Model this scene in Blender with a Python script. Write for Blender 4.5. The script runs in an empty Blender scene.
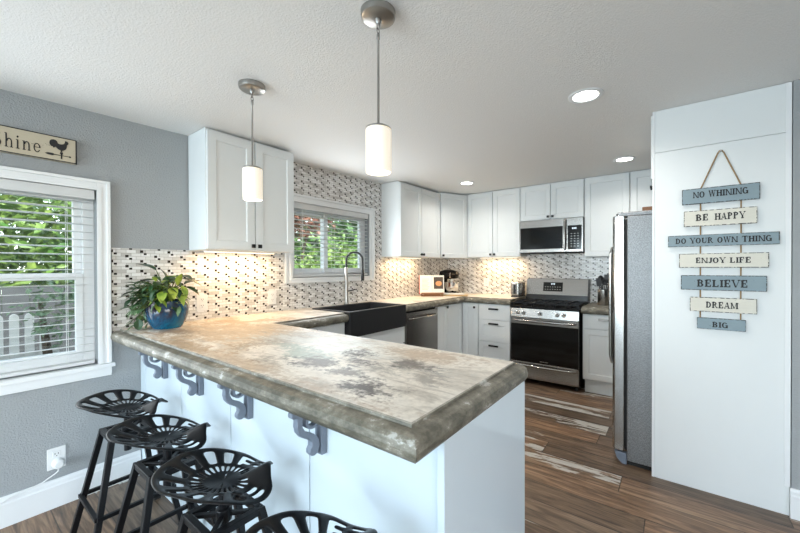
import bpy, bmesh, math, random
from mathutils import Vector, Matrix
C = bpy.context.scene
COL = C.collection
PI = math.pi

# ------------------------------------------------------------------ camera, world, sun, window and fill light, exposure
def make_camera():
    cam = bpy.data.cameras.new('camera'); o = bpy.data.objects.new('camera', cam); COL.objects.link(o)
    f, yaw, pitch, roll, sx, sy = 352.43, 36.2526, -0.40186, -0.14876, 15.43, 3.44
    a, b, r = map(math.radians, (yaw, pitch, roll))
    fwd = Vector((-math.sin(a)*math.cos(b), math.cos(a)*math.cos(b), math.sin(b)))
    right = Vector((math.cos(a), math.sin(a), 0)); up = right.cross(fwd)
    ri = right*math.cos(r) + up*math.sin(r); u = up*math.cos(r) - right*math.sin(r)
    m = Matrix((ri, u, -fwd)).transposed().to_4x4(); m.translation = Vector((2.7014, 0, 1.29))
    o.matrix_world = m
    cam.sensor_width = 36; cam.lens = 36*f/800
    cam.shift_x = -sx/800; cam.shift_y = sy/800
    cam.clip_start = 0.02
    C.camera = o
make_camera()

w = bpy.data.worlds.new('sky'); C.world = w; w.use_nodes = True
wn = w.node_tree.nodes; sky = wn.new('ShaderNodeTexSky'); sky.sky_type = 'NISHITA'
sky.sun_disc = False; sky.sun_elevation = math.radians(48); sky.sun_rotation = math.radians(100)
hs_ = wn.new('ShaderNodeHueSaturation'); hs_.inputs['Saturation'].default_value = .45
w.node_tree.links.new(sky.outputs[0], hs_.inputs['Color']); w.node_tree.links.new(hs_.outputs[0], wn['Background'].inputs[0]); wn['Background'].inputs[1].default_value = 0.85

def lamp(name, kind, loc, rot, energy, color=(1, 1, 1), size=None, size_y=None, spread=None):
    l = bpy.data.lights.new(name, kind); o = bpy.data.objects.new(name, l); COL.objects.link(o)
    l.energy = energy; l.color = color; o.location = loc; o.rotation_euler = rot
    if kind == 'AREA' and size:
        l.size = size
        if size_y: l.shape = 'RECTANGLE'; l.size_y = size_y
    if spread: l.spread = spread
    return o
s = lamp('sun', 'SUN', (8, -2, 8), (0, math.radians(42), math.radians(-18)), 4.0, (1, .95, .86)); s.data.angle = .01
lamp('daylight_rear', 'AREA', (1.40, -3.30, 1.08), (math.radians(90), 0, 0), 128, (.70, .88, .99), 2.3, 2.0)  # daylight from behind; its unseen door opening is placed for the light
lamp('side_fill', 'AREA', (5.10, -.9, 1.25), (0, math.radians(90), 0), 9, (.90, .95, 1), 1.5, 2.4)  # added fill from the unseen right side, brightens the left wall
lamp('daylight_left_window', 'AREA', (.05, .05, 1.23), (0, math.radians(-90), 0), 9, (.9, .96, 1), .9, .9)
lamp('daylight_sink_window', 'AREA', (.06, 2.3, 1.53), (0, math.radians(-90), 0), 10, (.92, .97, 1), .6, .85)
C.view_settings.view_transform = 'Standard'; C.view_settings.look = 'None'; C.view_settings.gamma = 1
C.view_settings.use_curve_mapping = False; C.view_settings.exposure = 0.18
C.cycles.use_denoising = True
C.cycles.max_bounces = 8; C.cycles.diffuse_bounces = 5; C.cycles.transparent_max_bounces = 12
C.cycles.sample_clamp_indirect = 6

# ------------------------------------------------------------------ materials
class NT:
    def __init__(s, name):
        s.m = bpy.data.materials.new(name); s.m.use_nodes = True
        s.t = s.m.node_tree; s.b = s.t.nodes['Principled BSDF']
    def n(s, typ, props=None, **kw):
        nd = s.t.nodes.new('ShaderNode'+typ)
        for k, v in (props or {}).items(): setattr(nd, k, v)
        for k, v in kw.items():
            k2 = int(k[1:]) if k[0] == '_' and k[1:].isdigit() else k.replace('_', ' ')
            s.set(nd.inputs[k2], v)
        return nd
    def set(s, inp, v):
        if hasattr(v, 'is_output'): s.t.links.new(v, inp)
        elif isinstance(v, bpy.types.Node): s.t.links.new(v.outputs[0], inp)
        elif isinstance(v, (tuple, list)) and len(v) == 3 and inp.type == 'RGBA': inp.default_value = (*v, 1)
        else: inp.default_value = v
    def math(s, op, a, b=0.0, c=None):
        nd = s.t.nodes.new('ShaderNodeMath'); nd.operation = op
        s.set(nd.inputs[0], a); s.set(nd.inputs[1], b)
        if c is not None: s.set(nd.inputs[2], c)
        return nd.outputs[0]
    def mix(s, f, a, b, mode='MIX'):
        nd = s.t.nodes.new('ShaderNodeMix'); nd.data_type = 'RGBA'; nd.blend_type = mode
        s.set(nd.inputs[0], f); s.set(nd.inputs[6], a); s.set(nd.inputs[7], b)
        return nd.outputs[2]
    def ramp(s, f, stops, mode='LINEAR'):
        nd = s.t.nodes.new('ShaderNodeValToRGB'); s.set(nd.inputs[0], f); r = nd.color_ramp; r.interpolation = mode
        while len(r.elements) < len(stops): r.elements.new(.5)
        for e, (p, c) in zip(r.elements, stops):
            e.position = p; e.color = (*c, 1) if isinstance(c, (tuple, list)) else (c, c, c, 1)
        return nd.outputs[0]
    def pos(s): return s.n('NewGeometry').outputs['Position']
    def obj(s): return s.n('TexCoord').outputs['Object']
    def map(s, v, scale=(1, 1, 1), loc=(0, 0, 0), rot=(0, 0, 0)):
        nd = s.n('Mapping', Vector=v); nd.inputs['Scale'].default_value = scale
        nd.inputs['Location'].default_value = loc; nd.inputs['Rotation'].default_value = rot
        return nd.outputs[0]
    def noise(s, v, scale, detail=3, rough=.55, dist=0):
        nd = s.n('TexNoise', Vector=v, Scale=scale, Detail=detail, Roughness=rough, Distortion=dist)
        return nd.outputs['Fac']
    def bump(s, h, strength=.3, dist=.01):
        nd = s.n('Bump', Height=h, Strength=strength, Distance=dist); s.set(s.b.inputs['Normal'], nd.outputs[0])
    def p(s, **kw):
        for k, v in kw.items(): s.set(s.b.inputs[k.replace('_', ' ')], v)
        return s

def simple(name, col, rough=.5, metal=0., var=.0, scale=30, bump=0, **kw):
    t = NT(name)
    if var:
        nz = t.noise(t.pos(), scale)
        c = t.mix(nz, tuple(x*(1-var) for x in col), tuple(min(1, x*(1+var)) for x in col))
    else: c = col
    t.p(Base_Color=c, Roughness=rough, Metallic=metal, **kw)
    if bump: t.bump(t.noise(t.pos(), scale*3, 2), bump, .002)
    return t.m
M = {}
def textured_paint(name, col, sc, st):
    t = NT(name); p = t.pos()
    h = t.ramp(t.noise(p, sc, 3, .6), [(.42, 0.), (.62, 1.)])
    h2 = t.noise(p, sc*3, 2)
    t.p(Base_Color=col, Roughness=.75); t.bump(t.math('ADD', h, t.math('MULTIPLY', h2, .5)), st, .004)
    return t.m
M['wall'] = textured_paint('grey_wall_paint', (.345, .365, .375), 120, .4)
M['ceiling'] = textured_paint('textured_ceiling_paint', (.80, .80, .79), 120, .32)
M['trim'] = simple('white_trim_paint', (.80, .82, .83), .4, 0, .03, 8)
M['cab'] = simple('white_cabinet_paint', (.74, .77, .775), .38, 0, .02, 6)
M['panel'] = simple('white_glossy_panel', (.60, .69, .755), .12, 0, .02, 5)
M['dark'] = simple('black_hardware', (.012, .012, .013), .4, .3)
M['gap'] = simple('dark_gap', (.02, .02, .02), .9)
M['black_metal'] = simple('black_cast_iron', (.004, .0045, .006), .36, .0, .1, 60, .1, Specular_IOR_Level=.3)
M['steel'] = None
def steel(name, col, rough, axis_scale):
    t = NT(name); nz = t.noise(t.map(t.pos(), axis_scale), 5, 2)
    t.p(Base_Color=t.mix(nz, tuple(c*.86 for c in col), col), Metallic=1., Roughness=rough); return t.m
M['steel'] = steel('brushed_stainless_steel', (.42, .41, .395), .22, (.6, .6, 14))
M['steel_dark'] = steel('dark_stainless_steel', (.36, .335, .31), .27, (.6, .6, 10))
M['nickel'] = steel('brushed_nickel', (.40, .39, .37), .32, (2, 2, 2))
M['chrome'] = simple('chrome', (.75, .75, .75), .12, 1.)
M['bglass'] = simple('black_glass', (.004, .004, .004), .08, 0, Specular_IOR_Level=.35)
M['enamel'] = simple('black_enamel', (.006, .006, .0065), .25, 0, Specular_IOR_Level=.3)
t = NT('stippled_grey_metal'); v = t.n('TexVoronoi', Vector=t.pos(), Scale=140.)
nz = t.ramp(t.noise(t.pos(), 190, 2), [(.38, 0.), (.62, 1.)])
t.p(Base_Color=t.mix(nz, (.17, .175, .18), (.30, .305, .31)), Metallic=.8, Roughness=.38); t.bump(nz, .35, .0015); M['stipple'] = t.m
M['sink'] = simple('black_composite_stone', (.011, .012, .014), .5, 0, .2, 200)
M['bracket'] = simple('blue_grey_painted_wood', (.165, .20, .255), .5, 0, .06, 20)
M['rubber'] = simple('dark_rubber', (.02, .02, .02), .7)
M['white_plastic'] = simple('white_plastic', (.78, .79, .79), .35)
t = NT('white_blind_slat'); t.p(Base_Color=(.86, .87, .87), Roughness=.45); trl = t.n('BsdfTranslucent', Color=(.86, .88, .88)); mx = t.n('MixShader', _0=.35, _1=t.b.outputs[0], _2=trl)
t.t.links.new(mx.outputs[0], t.t.nodes['Material Output'].inputs[0]); M['slat'] = t.m
t = NT('window_glass'); gl = t.n('BsdfGlossy', Roughness=.02); tr = t.n('BsdfTransparent', Color=(.95, .98, .97)); mx = t.n('MixShader', _0=.05, _1=tr, _2=gl)
t.t.links.new(mx.outputs[0], t.t.nodes['Material Output'].inputs[0]); M['glass'] = t.m
def emit(name, col, st, base=(.8, .8, .8)):
    t = NT(name); t.p(Base_Color=base, Emission_Color=col, Emission_Strength=st, Roughness=.4); return t.m
M['shade'] = emit('lit_opal_glass', (1, .86, .66), .42, (.80, .77, .70))
M['shade_bottom'] = emit('lit_bulb_glow', (1, .93, .82), 2.2)
M['can'] = emit('lit_downlight_lens', (1, .97, .92), 3.0)
M['strip'] = emit('lit_warm_strip', (1, .80, .52), 2.4)
M['digits'] = emit('lit_display_digits', (.75, .88, 1), 1.0, (.1, .1, .1))

# floor: reclaimed planks running along x
def floor_mat():
    t = NT('reclaimed_wood_plank_floor'); sp = t.n('SeparateXYZ', Vector=t.pos()); X, Y = sp.outputs[0], sp.outputs[1]
    W, L = .178, 1.22
    r = t.math('DIVIDE', Y, W); row = t.math('FLOOR', r); fy = t.math('FRACT', r)
    off = t.n('TexWhiteNoise', {'noise_dimensions': '1D'}, W=row).outputs['Value']
    c = t.math('ADD', t.math('DIVIDE', X, L), t.math('MULTIPLY', off, 5.)); cl = t.math('FLOOR', c); fx = t.math('FRACT', c)
    idv = t.n('CombineXYZ', X=row, Y=cl); wn_ = t.n('TexWhiteNoise', {'noise_dimensions': '3D'}, Vector=idv); rnd = wn_.outputs['Value']; rc = wn_.outputs['Color']
    rs = t.n('SeparateColor', Color=rc)
    gv = t.n('CombineXYZ', X=t.math('MULTIPLY', X, 1.), Y=t.math('MULTIPLY_ADD', row, 7.13, Y), Z=t.math('MULTIPLY', rnd, 9.))
    g1 = t.noise(t.map(gv, (1.6, 16, 1)), 1.6, 5, .62, 1.2)
    g2 = t.noise(t.map(gv, (4, 90, 1)), 1.5, 4, .6)
    wood = t.ramp(g1, [(.28, (.060, .043, .032)), (.44, (.165, .112, .076)), (.57, (.28, .195, .13)), (.75, (.42, .31, .215))])
    tone = t.ramp(rnd, [(0, (.55, .53, .52)), (.35, (.85, .80, .76)), (.65, (1.15, 1.0, .88)), (1, (.75, .80, .85))])
    wood = t.mix(1., wood, tone, 'MULTIPLY')
    wood = t.mix(.5, wood, t.ramp(g2, [(.3, .25), (.6, .9)]), 'MULTIPLY')
    pm = t.noise(t.map(gv, (.8, 4.6, 1)), 2.0, 6, .64, .3)
    th = t.math('MULTIPLY_ADD', rs.outputs[1], .34, .44)
    mask = t.ramp(t.math('SUBTRACT', pm, th), [(.0, 0.), (.035, 1.)])
    paint = t.mix(g2, (.30, .30, .28), (.62, .60, .55))
    col = t.mix(mask, wood, paint)
    ey = t.math('MINIMUM', fy, t.math('SUBTRACT', 1., fy)); ex = t.math('MULTIPLY', t.math('MINIMUM', fx, t.math('SUBTRACT', 1., fx)), L/W)
    e = t.ramp(t.math('MINIMUM', ex, ey), [(.0, .12), (.022, 1.)])
    col = t.mix(1., col, e, 'MULTIPLY')
    t.p(Base_Color=col, Roughness=t.math('MULTIPLY_ADD', g2, .2, .30)); t.bump(t.math('ADD', t.math('MULTIPLY', g2, .3), e), .25, .004)
    return t.m
M['floor'] = floor_mat()

# stained concrete counter
def counter_mat(edge=False):
    t = NT('stained_concrete_counter'); p = t.pos()
    q = t.map(p, (2.0, 3.6, 3.0), rot=(0, 0, math.radians(-24)))
    a = t.noise(q, 1.3, 6, .62, 1.0); b = t.noise(t.map(q, (1, 1, 1), (7, 3, 1)), 2.4, 6, .66, .9); f = t.noise(t.map(p, (30, 30, 30)), 1.6, 5, .7)
    st = t.noise(t.map(p, (6, 40, 20), rot=(0, 0, math.radians(-20))), 1.2, 4, .65, .6)
    col = t.ramp(a, [(.22, (.30, .265, .22)), (.38, (.56, .52, .46)), (.48, (.76, .715, .64)), (.7, (.84, .805, .74))])
    def blob(x, y, sx, sy, rot=0):
        v = t.map(t.n('VectorMath', {'operation': 'SUBTRACT'}, _0=p, _1=(x, y, .92)), (1/sx, 1/sy, 0))
        d = t.n('VectorMath', {'operation': 'LENGTH'}, _0=v).outputs['Value']
        d = t.math('ADD', t.math('MULTIPLY', d, .8), t.math('MULTIPLY', t.math('SUBTRACT', b, .5), 3.4))
        d = t.math('ADD', d, t.math('MULTIPLY', t.math('SUBTRACT', f, .5), 2.2)); d = t.math('ADD', d, t.math('MULTIPLY', t.math('SUBTRACT', st, .5), 1.6))
        return t.ramp(d, [(.35, 1.), (1.15, 0.)])
    tan = blob(.62, 1.02, .50, .42)
    col = t.mix(t.math('MULTIPLY', tan, .85), col, t.mix(b, (.36, .22, .11), (.70, .52, .33)))
    col = t.mix(t.math('MULTIPLY', blob(1.12, 1.08, .16, .22), .7), col, (.09, .068, .055))
    col = t.mix(t.math('MULTIPLY', blob(1.45, 1.12, .42, .2), .75), col, (.76, .80, .77))
    col = t.mix(t.math('MULTIPLY', blob(1.85, 1.20, .22, .09), .7), col, (.45, .31, .19))
    col = t.mix(t.math('MULTIPLY', blob(1.2, .70, .7, .05), .6), col, (.42, .29, .18))
    for (x, y, sx, sy, k) in [(1.42, .93, .17, .07, .75), (1.22, .98, .08, .05, .5)]:
        col = t.mix(t.math('MULTIPLY', blob(x, y, sx, sy), k), col, (.30, .40, .36))
    for (x, y, sx, sy, k) in [(1.63, 1.05, .07, .06, 1.), (1.72, .98, .10, .05, .9), (1.60, .86, .10, .06, .9), (1.95, .78, .10, .06, 1.), (1.78, .84, .07, .04, .8), (1.90, 1.05, .09, .05, .8), (1.82, .95, .10, .05, .5), (2.05, .95, .06, .05, .5), (1.38, .80, .10, .05, .5), (.35, .82, .2, .06, .5), (1.9, 1.08, .1, .04, .45)]:
        col = t.mix(t.math('MULTIPLY', blob(x, y, sx, sy), k), col, (.085, .075, .072))
    col = t.mix(t.ramp(st, [(.54, 0.), (.74, .6)]), col, (.22, .185, .15))
    col = t.mix(.4, col, t.ramp(f, [(.3, .45), (.65, 1.)]), 'MULTIPLY')
    # the moulded rim is a bare olive grey concrete
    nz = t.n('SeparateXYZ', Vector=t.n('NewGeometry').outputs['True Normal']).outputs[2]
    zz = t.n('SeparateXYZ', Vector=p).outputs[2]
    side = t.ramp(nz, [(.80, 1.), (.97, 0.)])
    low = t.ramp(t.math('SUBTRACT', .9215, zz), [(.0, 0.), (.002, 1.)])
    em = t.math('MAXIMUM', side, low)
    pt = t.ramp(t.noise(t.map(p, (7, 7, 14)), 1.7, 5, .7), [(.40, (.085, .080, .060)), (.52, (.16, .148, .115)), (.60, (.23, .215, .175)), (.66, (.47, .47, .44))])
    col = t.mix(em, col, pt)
    t.p(Base_Color=col, Roughness=t.math('MULTIPLY_ADD', b, .25, .36)); t.bump(t.math('ADD', f, t.math('MULTIPLY', a, .4)), .25, .004)
    return t.m
M['counter'] = counter_mat()

# mosaic: white bricks laid as a basket weave with small dark squares
def tile_mat(axis):
    t = NT('basketweave_mosaic_tile'); sp = t.n('SeparateXYZ', Vector=t.pos()); U = sp.outputs[axis]; V = sp.outputs[2]
    a, b = .148, .061
    u = t.math('DIVIDE', U, a/2); v = t.math('DIVIDE', V, b/2)
    iu = t.math('FLOOR', u); iv = t.math('FLOOR', v); fu = t.math('FRACT', u); fv = t.math('FRACT', v)
    par = t.math('FLOORED_MODULO', t.math('ADD', iu, iv), 2.)
    def box(cx, cy, hx, hy):
        return t.math('MULTIPLY', t.math('LESS_THAN', t.math('ABSOLUTE', t.math('SUBTRACT', fu, cx)), hx), t.math('LESS_THAN', t.math('ABSOLUTE', t.math('SUBTRACT', fv, cy)), hy))
    dark = t.math('MULTIPLY', t.math('ADD', box(.38, .70, .11, .25), box(.63, .18, .10, .22)), par); dark = t.math('MINIMUM', dark, 1.)
    # bricks
    rw = t.math('DIVIDE', V, b/3); ir = t.math('FLOOR', rw); fr = t.math('FRACT', rw)
    sh = t.math('MULTIPLY', t.math('FLOORED_MODULO', ir, 2.), .5)
    cu = t.math('ADD', t.math('DIVIDE', U, a/3), sh); ic = t.math('FLOOR', cu); fc = t.math('FRACT', cu)
    e = t.math('MINIMUM', t.math('MULTIPLY', t.math('MINIMUM', fr, t.math('SUBTRACT', 1., fr)), b/3), t.math('MULTIPLY', t.math('MINIMUM', fc, t.math('SUBTRACT', 1., fc)), a/3))
    grout = t.ramp(t.math('MULTIPLY', e, 100.), [(.06, 0.), (.12, 1.)])
    rn = t.n('TexWhiteNoise', {'noise_dimensions': '3D'}, Vector=t.n('CombineXYZ', X=ic, Y=ir)).outputs['Value']
    brick = t.ramp(rn, [(0, (.50, .485, .46)), (.3, (.68, .67, .65)), (.7, (.80, .795, .78)), (1, (.86, .86, .85))])
    col = t.mix(grout, (.33, .31, .28), brick)
    col = t.mix(dark, col, (.022, .016, .013))
    t.p(Base_Color=col, Roughness=t.mix(grout, (.7, .7, .7), (.16, .16, .16)))
    t.bump(t.math('MULTIPLY_ADD', rn, .35, grout), .5, .004)
    return t.m
M['tile_y'] = tile_mat(1); M['tile_x'] = tile_mat(0)

def distressed(name, col, edge=True):
    t = NT(name); p = t.pos(); n1 = t.noise(t.map(p, (12, 12, 40)), 2, 5, .7); n2 = t.noise(p, 160, 3, .7)
    m = t.ramp(n1, [(.62, 0.), (.70, 1.)]); m = t.math('MULTIPLY', m, t.ramp(n2, [(.45, 0.), (.6, 1.)]))
    if edge:   # chipped rim
        g = t.n('SeparateXYZ', Vector=t.n('TexCoord').outputs['Generated'])
        ez = t.math('MULTIPLY', t.math('MINIMUM', g.outputs[2], t.math('SUBTRACT', 1., g.outputs[2])), .08)
        exx = t.math('MULTIPLY', t.math('MINIMUM', g.outputs[0], t.math('SUBTRACT', 1., g.outputs[0])), .32)
        rim = t.ramp(t.math('MULTIPLY', t.math('MINIMUM', ez, exx), 100.), [(.28, 1.), (.36, 0.)])
        m = t.math('MAXIMUM', m, t.math('MULTIPLY', rim, t.ramp(t.noise(p, 75, 2), [(.42, 0.), (.50, 1.)])))
    t.p(Base_Color=t.mix(m, t.mix(n1, tuple(c*.85 for c in col), col), (.03, .03, .03)), Roughness=.7); return t.m
M['plank_blue'] = distressed('distressed_blue_grey_paint', (.255, .335, .375))
M['plank_cream'] = distressed('distressed_cream_paint', (.72, .70, .62))
M['ink'] = simple('black_lettering_paint', (.012, .012, .014), .6)
M['rope'] = simple('jute_rope', (.30, .20, .10), .9, 0, .3, 300, .4)
M['sign_tan'] = distressed('antique_tan_paint', (.55, .49, .37), False)
t = NT('blue_glaze'); n1 = t.noise(t.map(t.obj(), (8, 8, 4)), 1.4, 5, .7, .6)
zz = t.n('SeparateXYZ', Vector=t.obj()).outputs[2]
t.p(Base_Color=t.ramp(t.math('ADD', n1, t.math('MULTIPLY', zz, 1.4)), [(.40, (.004, .17, .28)), (.56, (.006, .10, .19)), (.68, (.012, .04, .085)), (.80, (.035, .022, .025))]), Roughness=.12); M['glaze'] = t.m
def leafmat(name, c1, c2, sc=14):
    t = NT(name); nz = t.noise(t.pos(), sc, 3)
    t.p(Base_Color=t.mix(t.ramp(nz, [(.35, 0.), (.65, 1.)]), c1, c2), Roughness=.38, Subsurface_Weight=.0); return t.m
M['leaf_dark'] = leafmat('dark_green_leaf', (.008, .030, .012), (.022, .075, .022))
M['leaf_lime'] = leafmat('lime_leaf', (.16, .28, .03), (.40, .48, .07), 20)
M['leaf_mid'] = leafmat('mid_green_leaf', (.03, .10, .03), (.18, .26, .14), 60)
M['stem'] = simple('green_stem', (.08, .12, .03), .6)
M['soil'] = simple('potting_soil', (.03, .02, .014), .95, 0, .3, 80)
M['tree_leaf'] = leafmat('sunlit_tree_leaf', (.055, .15, .02), (.24, .34, .07), 3)
M['tree_leaf2'] = leafmat('deep_tree_leaf', (.03, .085, .02), (.11, .20, .05), 3)
M['tree_red'] = leafmat('reddish_tree_leaf', (.14, .05, .035), (.34, .16, .10), 3)
M['bark'] = simple('tree_bark', (.09, .065, .045), .9, 0, .3, 20)
M['grass'] = simple('yard_ground', (.10, .13, .06), .9, 0, .4, 6)
M['picket'] = simple('weathered_white_picket', (.75, .75, .73), .7, 0, .12, 12)
M['shadeboard'] = simple('grey_shade_board', (.10, .105, .11), .8, 0, .2, 8)  # shade behind the pickets, put into a dark grey colour
M['paper'] = simple('book_paper', (.80, .77, .70), .8)
M['red'] = simple('red_book_cover', (.45, .03, .03), .5)
M['photo_dark'] = simple('dark_printed_page', (.06, .045, .035), .6)
M['food'] = simple('printed_food', (.62, .30, .12), .6, 0, .3, 60)
M['wood_light'] = simple('light_maple_board', (.58, .40, .19), .5, 0, .15, 30)
M['wood_brown'] = simple('brown_wood', (.25, .11, .045), .5, 0, .2, 40)
M['ceramic_white'] = simple('white_board', (.75, .73, .68), .5)

# ------------------------------------------------------------------ mesh helpers
class MB:
    def __init__(s): s.bm = bmesh.new()
    def face(s, pts):
        vs = [s.bm.verts.new(p) for p in pts]; return s.bm.faces.new(vs)
    def box(s, x0, x1, y0, y1, z0, z1):
        v = [s.bm.verts.new((x, y, z)) for z in (z0, z1) for y in (y0, y1) for x in (x0, x1)]
        for f in ((0, 2, 3, 1), (4, 5, 7, 6), (0, 1, 5, 4), (2, 6, 7, 3), (0, 4, 6, 2), (1, 3, 7, 5)): s.bm.faces.new([v[i] for i in f])
        return s
    def obox(s, c, u, v, n, hu, hv, hn):   # oriented box
        c, u, v, n = map(Vector, (c, u, v, n)); vs = []
        for k in (-1, 1):
            for j in (-1, 1):
                for i in (-1, 1): vs.append(s.bm.verts.new(c+u*hu*i+v*hv*j+n*hn*k))
        for f in ((0, 2, 3, 1), (4, 5, 7, 6), (0, 1, 5, 4), (2, 6, 7, 3), (0, 4, 6, 2), (1, 3, 7, 5)): s.bm.faces.new([vs[i] for i in f])
        return s
    def bar(s, a, b, hw, hh=None, up=(0, 0, 1)):   # square bar between points
        a, b = Vector(a), Vector(b); n = (b-a).normalized(); u = Vector(up).cross(n)
        if u.length < 1e-4: u = Vector((1, 0, 0)).cross(n)
        u.normalize(); v = n.cross(u)
        return s.obox((a+b)/2, u, v, n, hw, hh or hw, (b-a).length/2)
    def tube(s, pts, r, seg=10, caps=True, closed=False):
        pts = [Vector(p) for p in pts]; rings = []; prev = None
        rr = r if isinstance(r, (list, tuple)) else [r]*len(pts)
        for i, p in enumerate(pts):
            if closed: d = pts[(i+1) % len(pts)]-pts[i-1]
            else: d = pts[min(i+1, len(pts)-1)]-pts[max(i-1, 0)]
            d.normalize()
            if prev is None:
                u = d.orthogonal().normalized()
            else:
                u = prev-d*prev.dot(d)
                u = u.normalized() if u.length > 1e-6 else d.orthogonal().normalized()
            prev = u; v = d.cross(u)
            rings.append([s.bm.verts.new(p+(u*math.cos(2*PI*k/seg)+v*math.sin(2*PI*k/seg))*rr[i]) for k in range(seg)])
        n = len(rings)
        for i in range(n if closed else n-1):
            A, B = rings[i], rings[(i+1) % n]
            for k in range(seg): s.bm.faces.new((A[k], A[(k+1) % seg], B[(k+1) % seg], B[k]))
        if caps and not closed:
            s.bm.faces.new(rings[0][::-1]); s.bm.faces.new(rings[-1])
        return s
    def lathe(s, prof, c=(0, 0, 0), seg=32, axis='z'):
        c = Vector(c); rings = []
        for r, z in prof:
            ring = []
            for k in range(seg):
                a = 2*PI*k/seg; x, y = r*math.cos(a), r*math.sin(a)
                p = {'z': (x, y, z), 'y': (x, z, y), 'x': (z, x, y)}[axis]
                ring.append(s.bm.verts.new(c+Vector(p)))
            rings.append(ring)
        for A, B in zip(rings, rings[1:]):
            for k in range(seg): s.bm.faces.new((A[k], A[(k+1) % seg], B[(k+1) % seg], B[k]))
        if prof[0][0] > 1e-5: s.bm.faces.new(rings[0][::-1])
        if prof[-1][0] > 1e-5: s.bm.faces.new(rings[-1])
        return s
    def prism(s, poly, o, u, v, n, t):   # polygon in (u,v) at origin o, extruded along n by t
        o, u, v, n = map(Vector, (o, u, v, n))
        a = [s.bm.verts.new(o+u*x+v*y) for x, y in poly]; b = [s.bm.verts.new(o+u*x+v*y+n*t) for x, y in poly]
        s.bm.faces.new(a[::-1]); s.bm.faces.new(b)
        for i in range(len(poly)):
            j = (i+1) % len(poly); s.bm.faces.new((a[i], a[j], b[j], b[i]))
        return s
    def build(s, name, mat, parent=None, bevel=0, smooth=False, seg=2, solid=0, subd=0, recalc=True):
        if recalc: bmesh.ops.recalc_face_normals(s.bm, faces=s.bm.faces)
        if parent is not None and parent.get('_base') is not None:
            b = Vector(parent['_base'])
            for v in s.bm.verts: v.co -= b
        me = bpy.data.meshes.new(name); s.bm.to_mesh(me); s.bm.free()
        if smooth:
            for p_ in me.polygons: p_.use_smooth = True
        o = bpy.data.objects.new(name, me); COL.objects.link(o)
        if mat: me.materials.append(M[mat] if isinstance(mat, str) else mat)
        if parent is not None:
            o.parent = parent
            if parent.get('_base') is not None: o['_base'] = list(parent['_base'])
        if solid:
            m = o.modifiers.new('solid', 'SOLIDIFY'); m.thickness = solid; m.offset = 0
        if subd:
            m = o.modifiers.new('subd', 'SUBSURF'); m.levels = subd; m.render_levels = subd
        if bevel:
            m = o.modifiers.new('bevel', 'BEVEL'); m.width = bevel; m.segments = seg; m.limit_method = 'ANGLE'; m.angle_limit = math.radians(40)
        if smooth and not subd:
            try:
                me.set_sharp_from_angle(angle=math.radians(38))
            except Exception: pass
        return o

def tag(o, label, cat, group=None, kind=None):
    o['label'] = label; o['category'] = cat
    if group: o['group'] = group
    if kind: o['kind'] = kind
    return o
def thing(name, label, cat, loc=(0, 0, 0), group=None):
    o = bpy.data.objects.new(name, None); COL.objects.link(o); o.location = loc; o.empty_display_size = .1
    o['_base'] = list(loc)
    return tag(o, label, cat, group)
def struct(o, label=None):
    o['kind'] = 'structure'
    if label: o['label'] = label
    return o
def kids(o): return [c for c in bpy.data.objects if c.parent is o]
def dup(o, loc=None, label=None, parent=None):
    c = o.copy(); COL.objects.link(c)
    if loc is not None: c.location = loc
    if label: c['label'] = label
    if parent is not None: c.parent = parent
    for ch in kids(o):
        d = dup(ch, parent=c)
    return c

# ------------------------------------------------------------------ room shell
def ceil_z(x, y): return 2.2+.0219*(y-1)+.00136*x
YB = 4.50
mb = MB().box(-.15, 5.3, -3.55, 4.7, -.08, 0); struct(mb.build('floor', 'floor'), 'brown reclaimed wood plank floor with streaks of worn white paint')
mb = MB(); x0, x1, y0, y1 = -.15, 5.3, -3.55, 4.7
lo = [mb.bm.verts.new((x, y, ceil_z(x, y))) for x, y in ((x0, y0), (x1, y0), (x1, y1), (x0, y1))]
hi = [mb.bm.verts.new((x, y, 2.6)) for x, y in ((x0, y0), (x1, y0), (x1, y1), (x0, y1))]
mb.bm.faces.new(lo); mb.bm.faces.new(hi)
for i in range(4): mb.bm.faces.new((lo[i], lo[(i+1) % 4], hi[(i+1) % 4], hi[i]))
struct(mb.build('ceiling', 'ceiling'), 'pale textured ceiling')
W1 = (-.62, .555, .735, 1.74); W2 = (1.85, 2.81, 1.20, 1.872)   # openings y0 y1 z0 z1
mb = MB(); T = .13; ZT = 2.34
mb.box(-T, 0, -3.5, W1[0], 0, ZT).box(-T, 0, W1[0], W1[1], 0, W1[2]).box(-T, 0, W1[0], W1[1], W1[3], ZT).box(-T, 0, W1[1], W2[0], 0, ZT)
mb.box(-T, 0, W2[0], W2[1], 0, W2[2]).box(-T, 0, W2[0], W2[1], W2[3], ZT).box(-T, 0, W2[1], YB+.12, 0, ZT)
struct(mb.build('wall_left', 'wall'), 'grey textured wall with the two windows')
struct(MB().box(0, 3.3, YB, YB+.12, 0, ZT).build('wall_back', 'wall'), 'back wall behind the range')
struct(MB().box(3.22, 3.34, 2.72, YB, 0, ZT).build('wall_right', 'wall'))
struct(MB().box(3.192, 5.2, 2.60, 2.72, 0, ZT).build('wall_niche', 'wall'), 'grey wall at the right edge beside the white panel')
mb = MB().box(5.2, 5.32, -3.5, -2.2, 0, ZT).box(5.2, 5.32, .4, 2.72, 0, ZT).box(5.2, 5.32, -2.2, .4, 0, .5).box(5.2, 5.32, -2.2, .4, 2.0, ZT)
struct(mb.build('wall_side', 'wall'))
mb = MB().box(-T, .35, -3.5, -3.38, 0, ZT).box(2.75, 5.3, -3.5, -3.38, 0, ZT).box(.35, 2.75, -3.5, -3.38, 2.1, ZT)
struct(mb.build('wall_rear', 'wall'))
def baseboard(name, poly_dir, lab=None):
    pass
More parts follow.
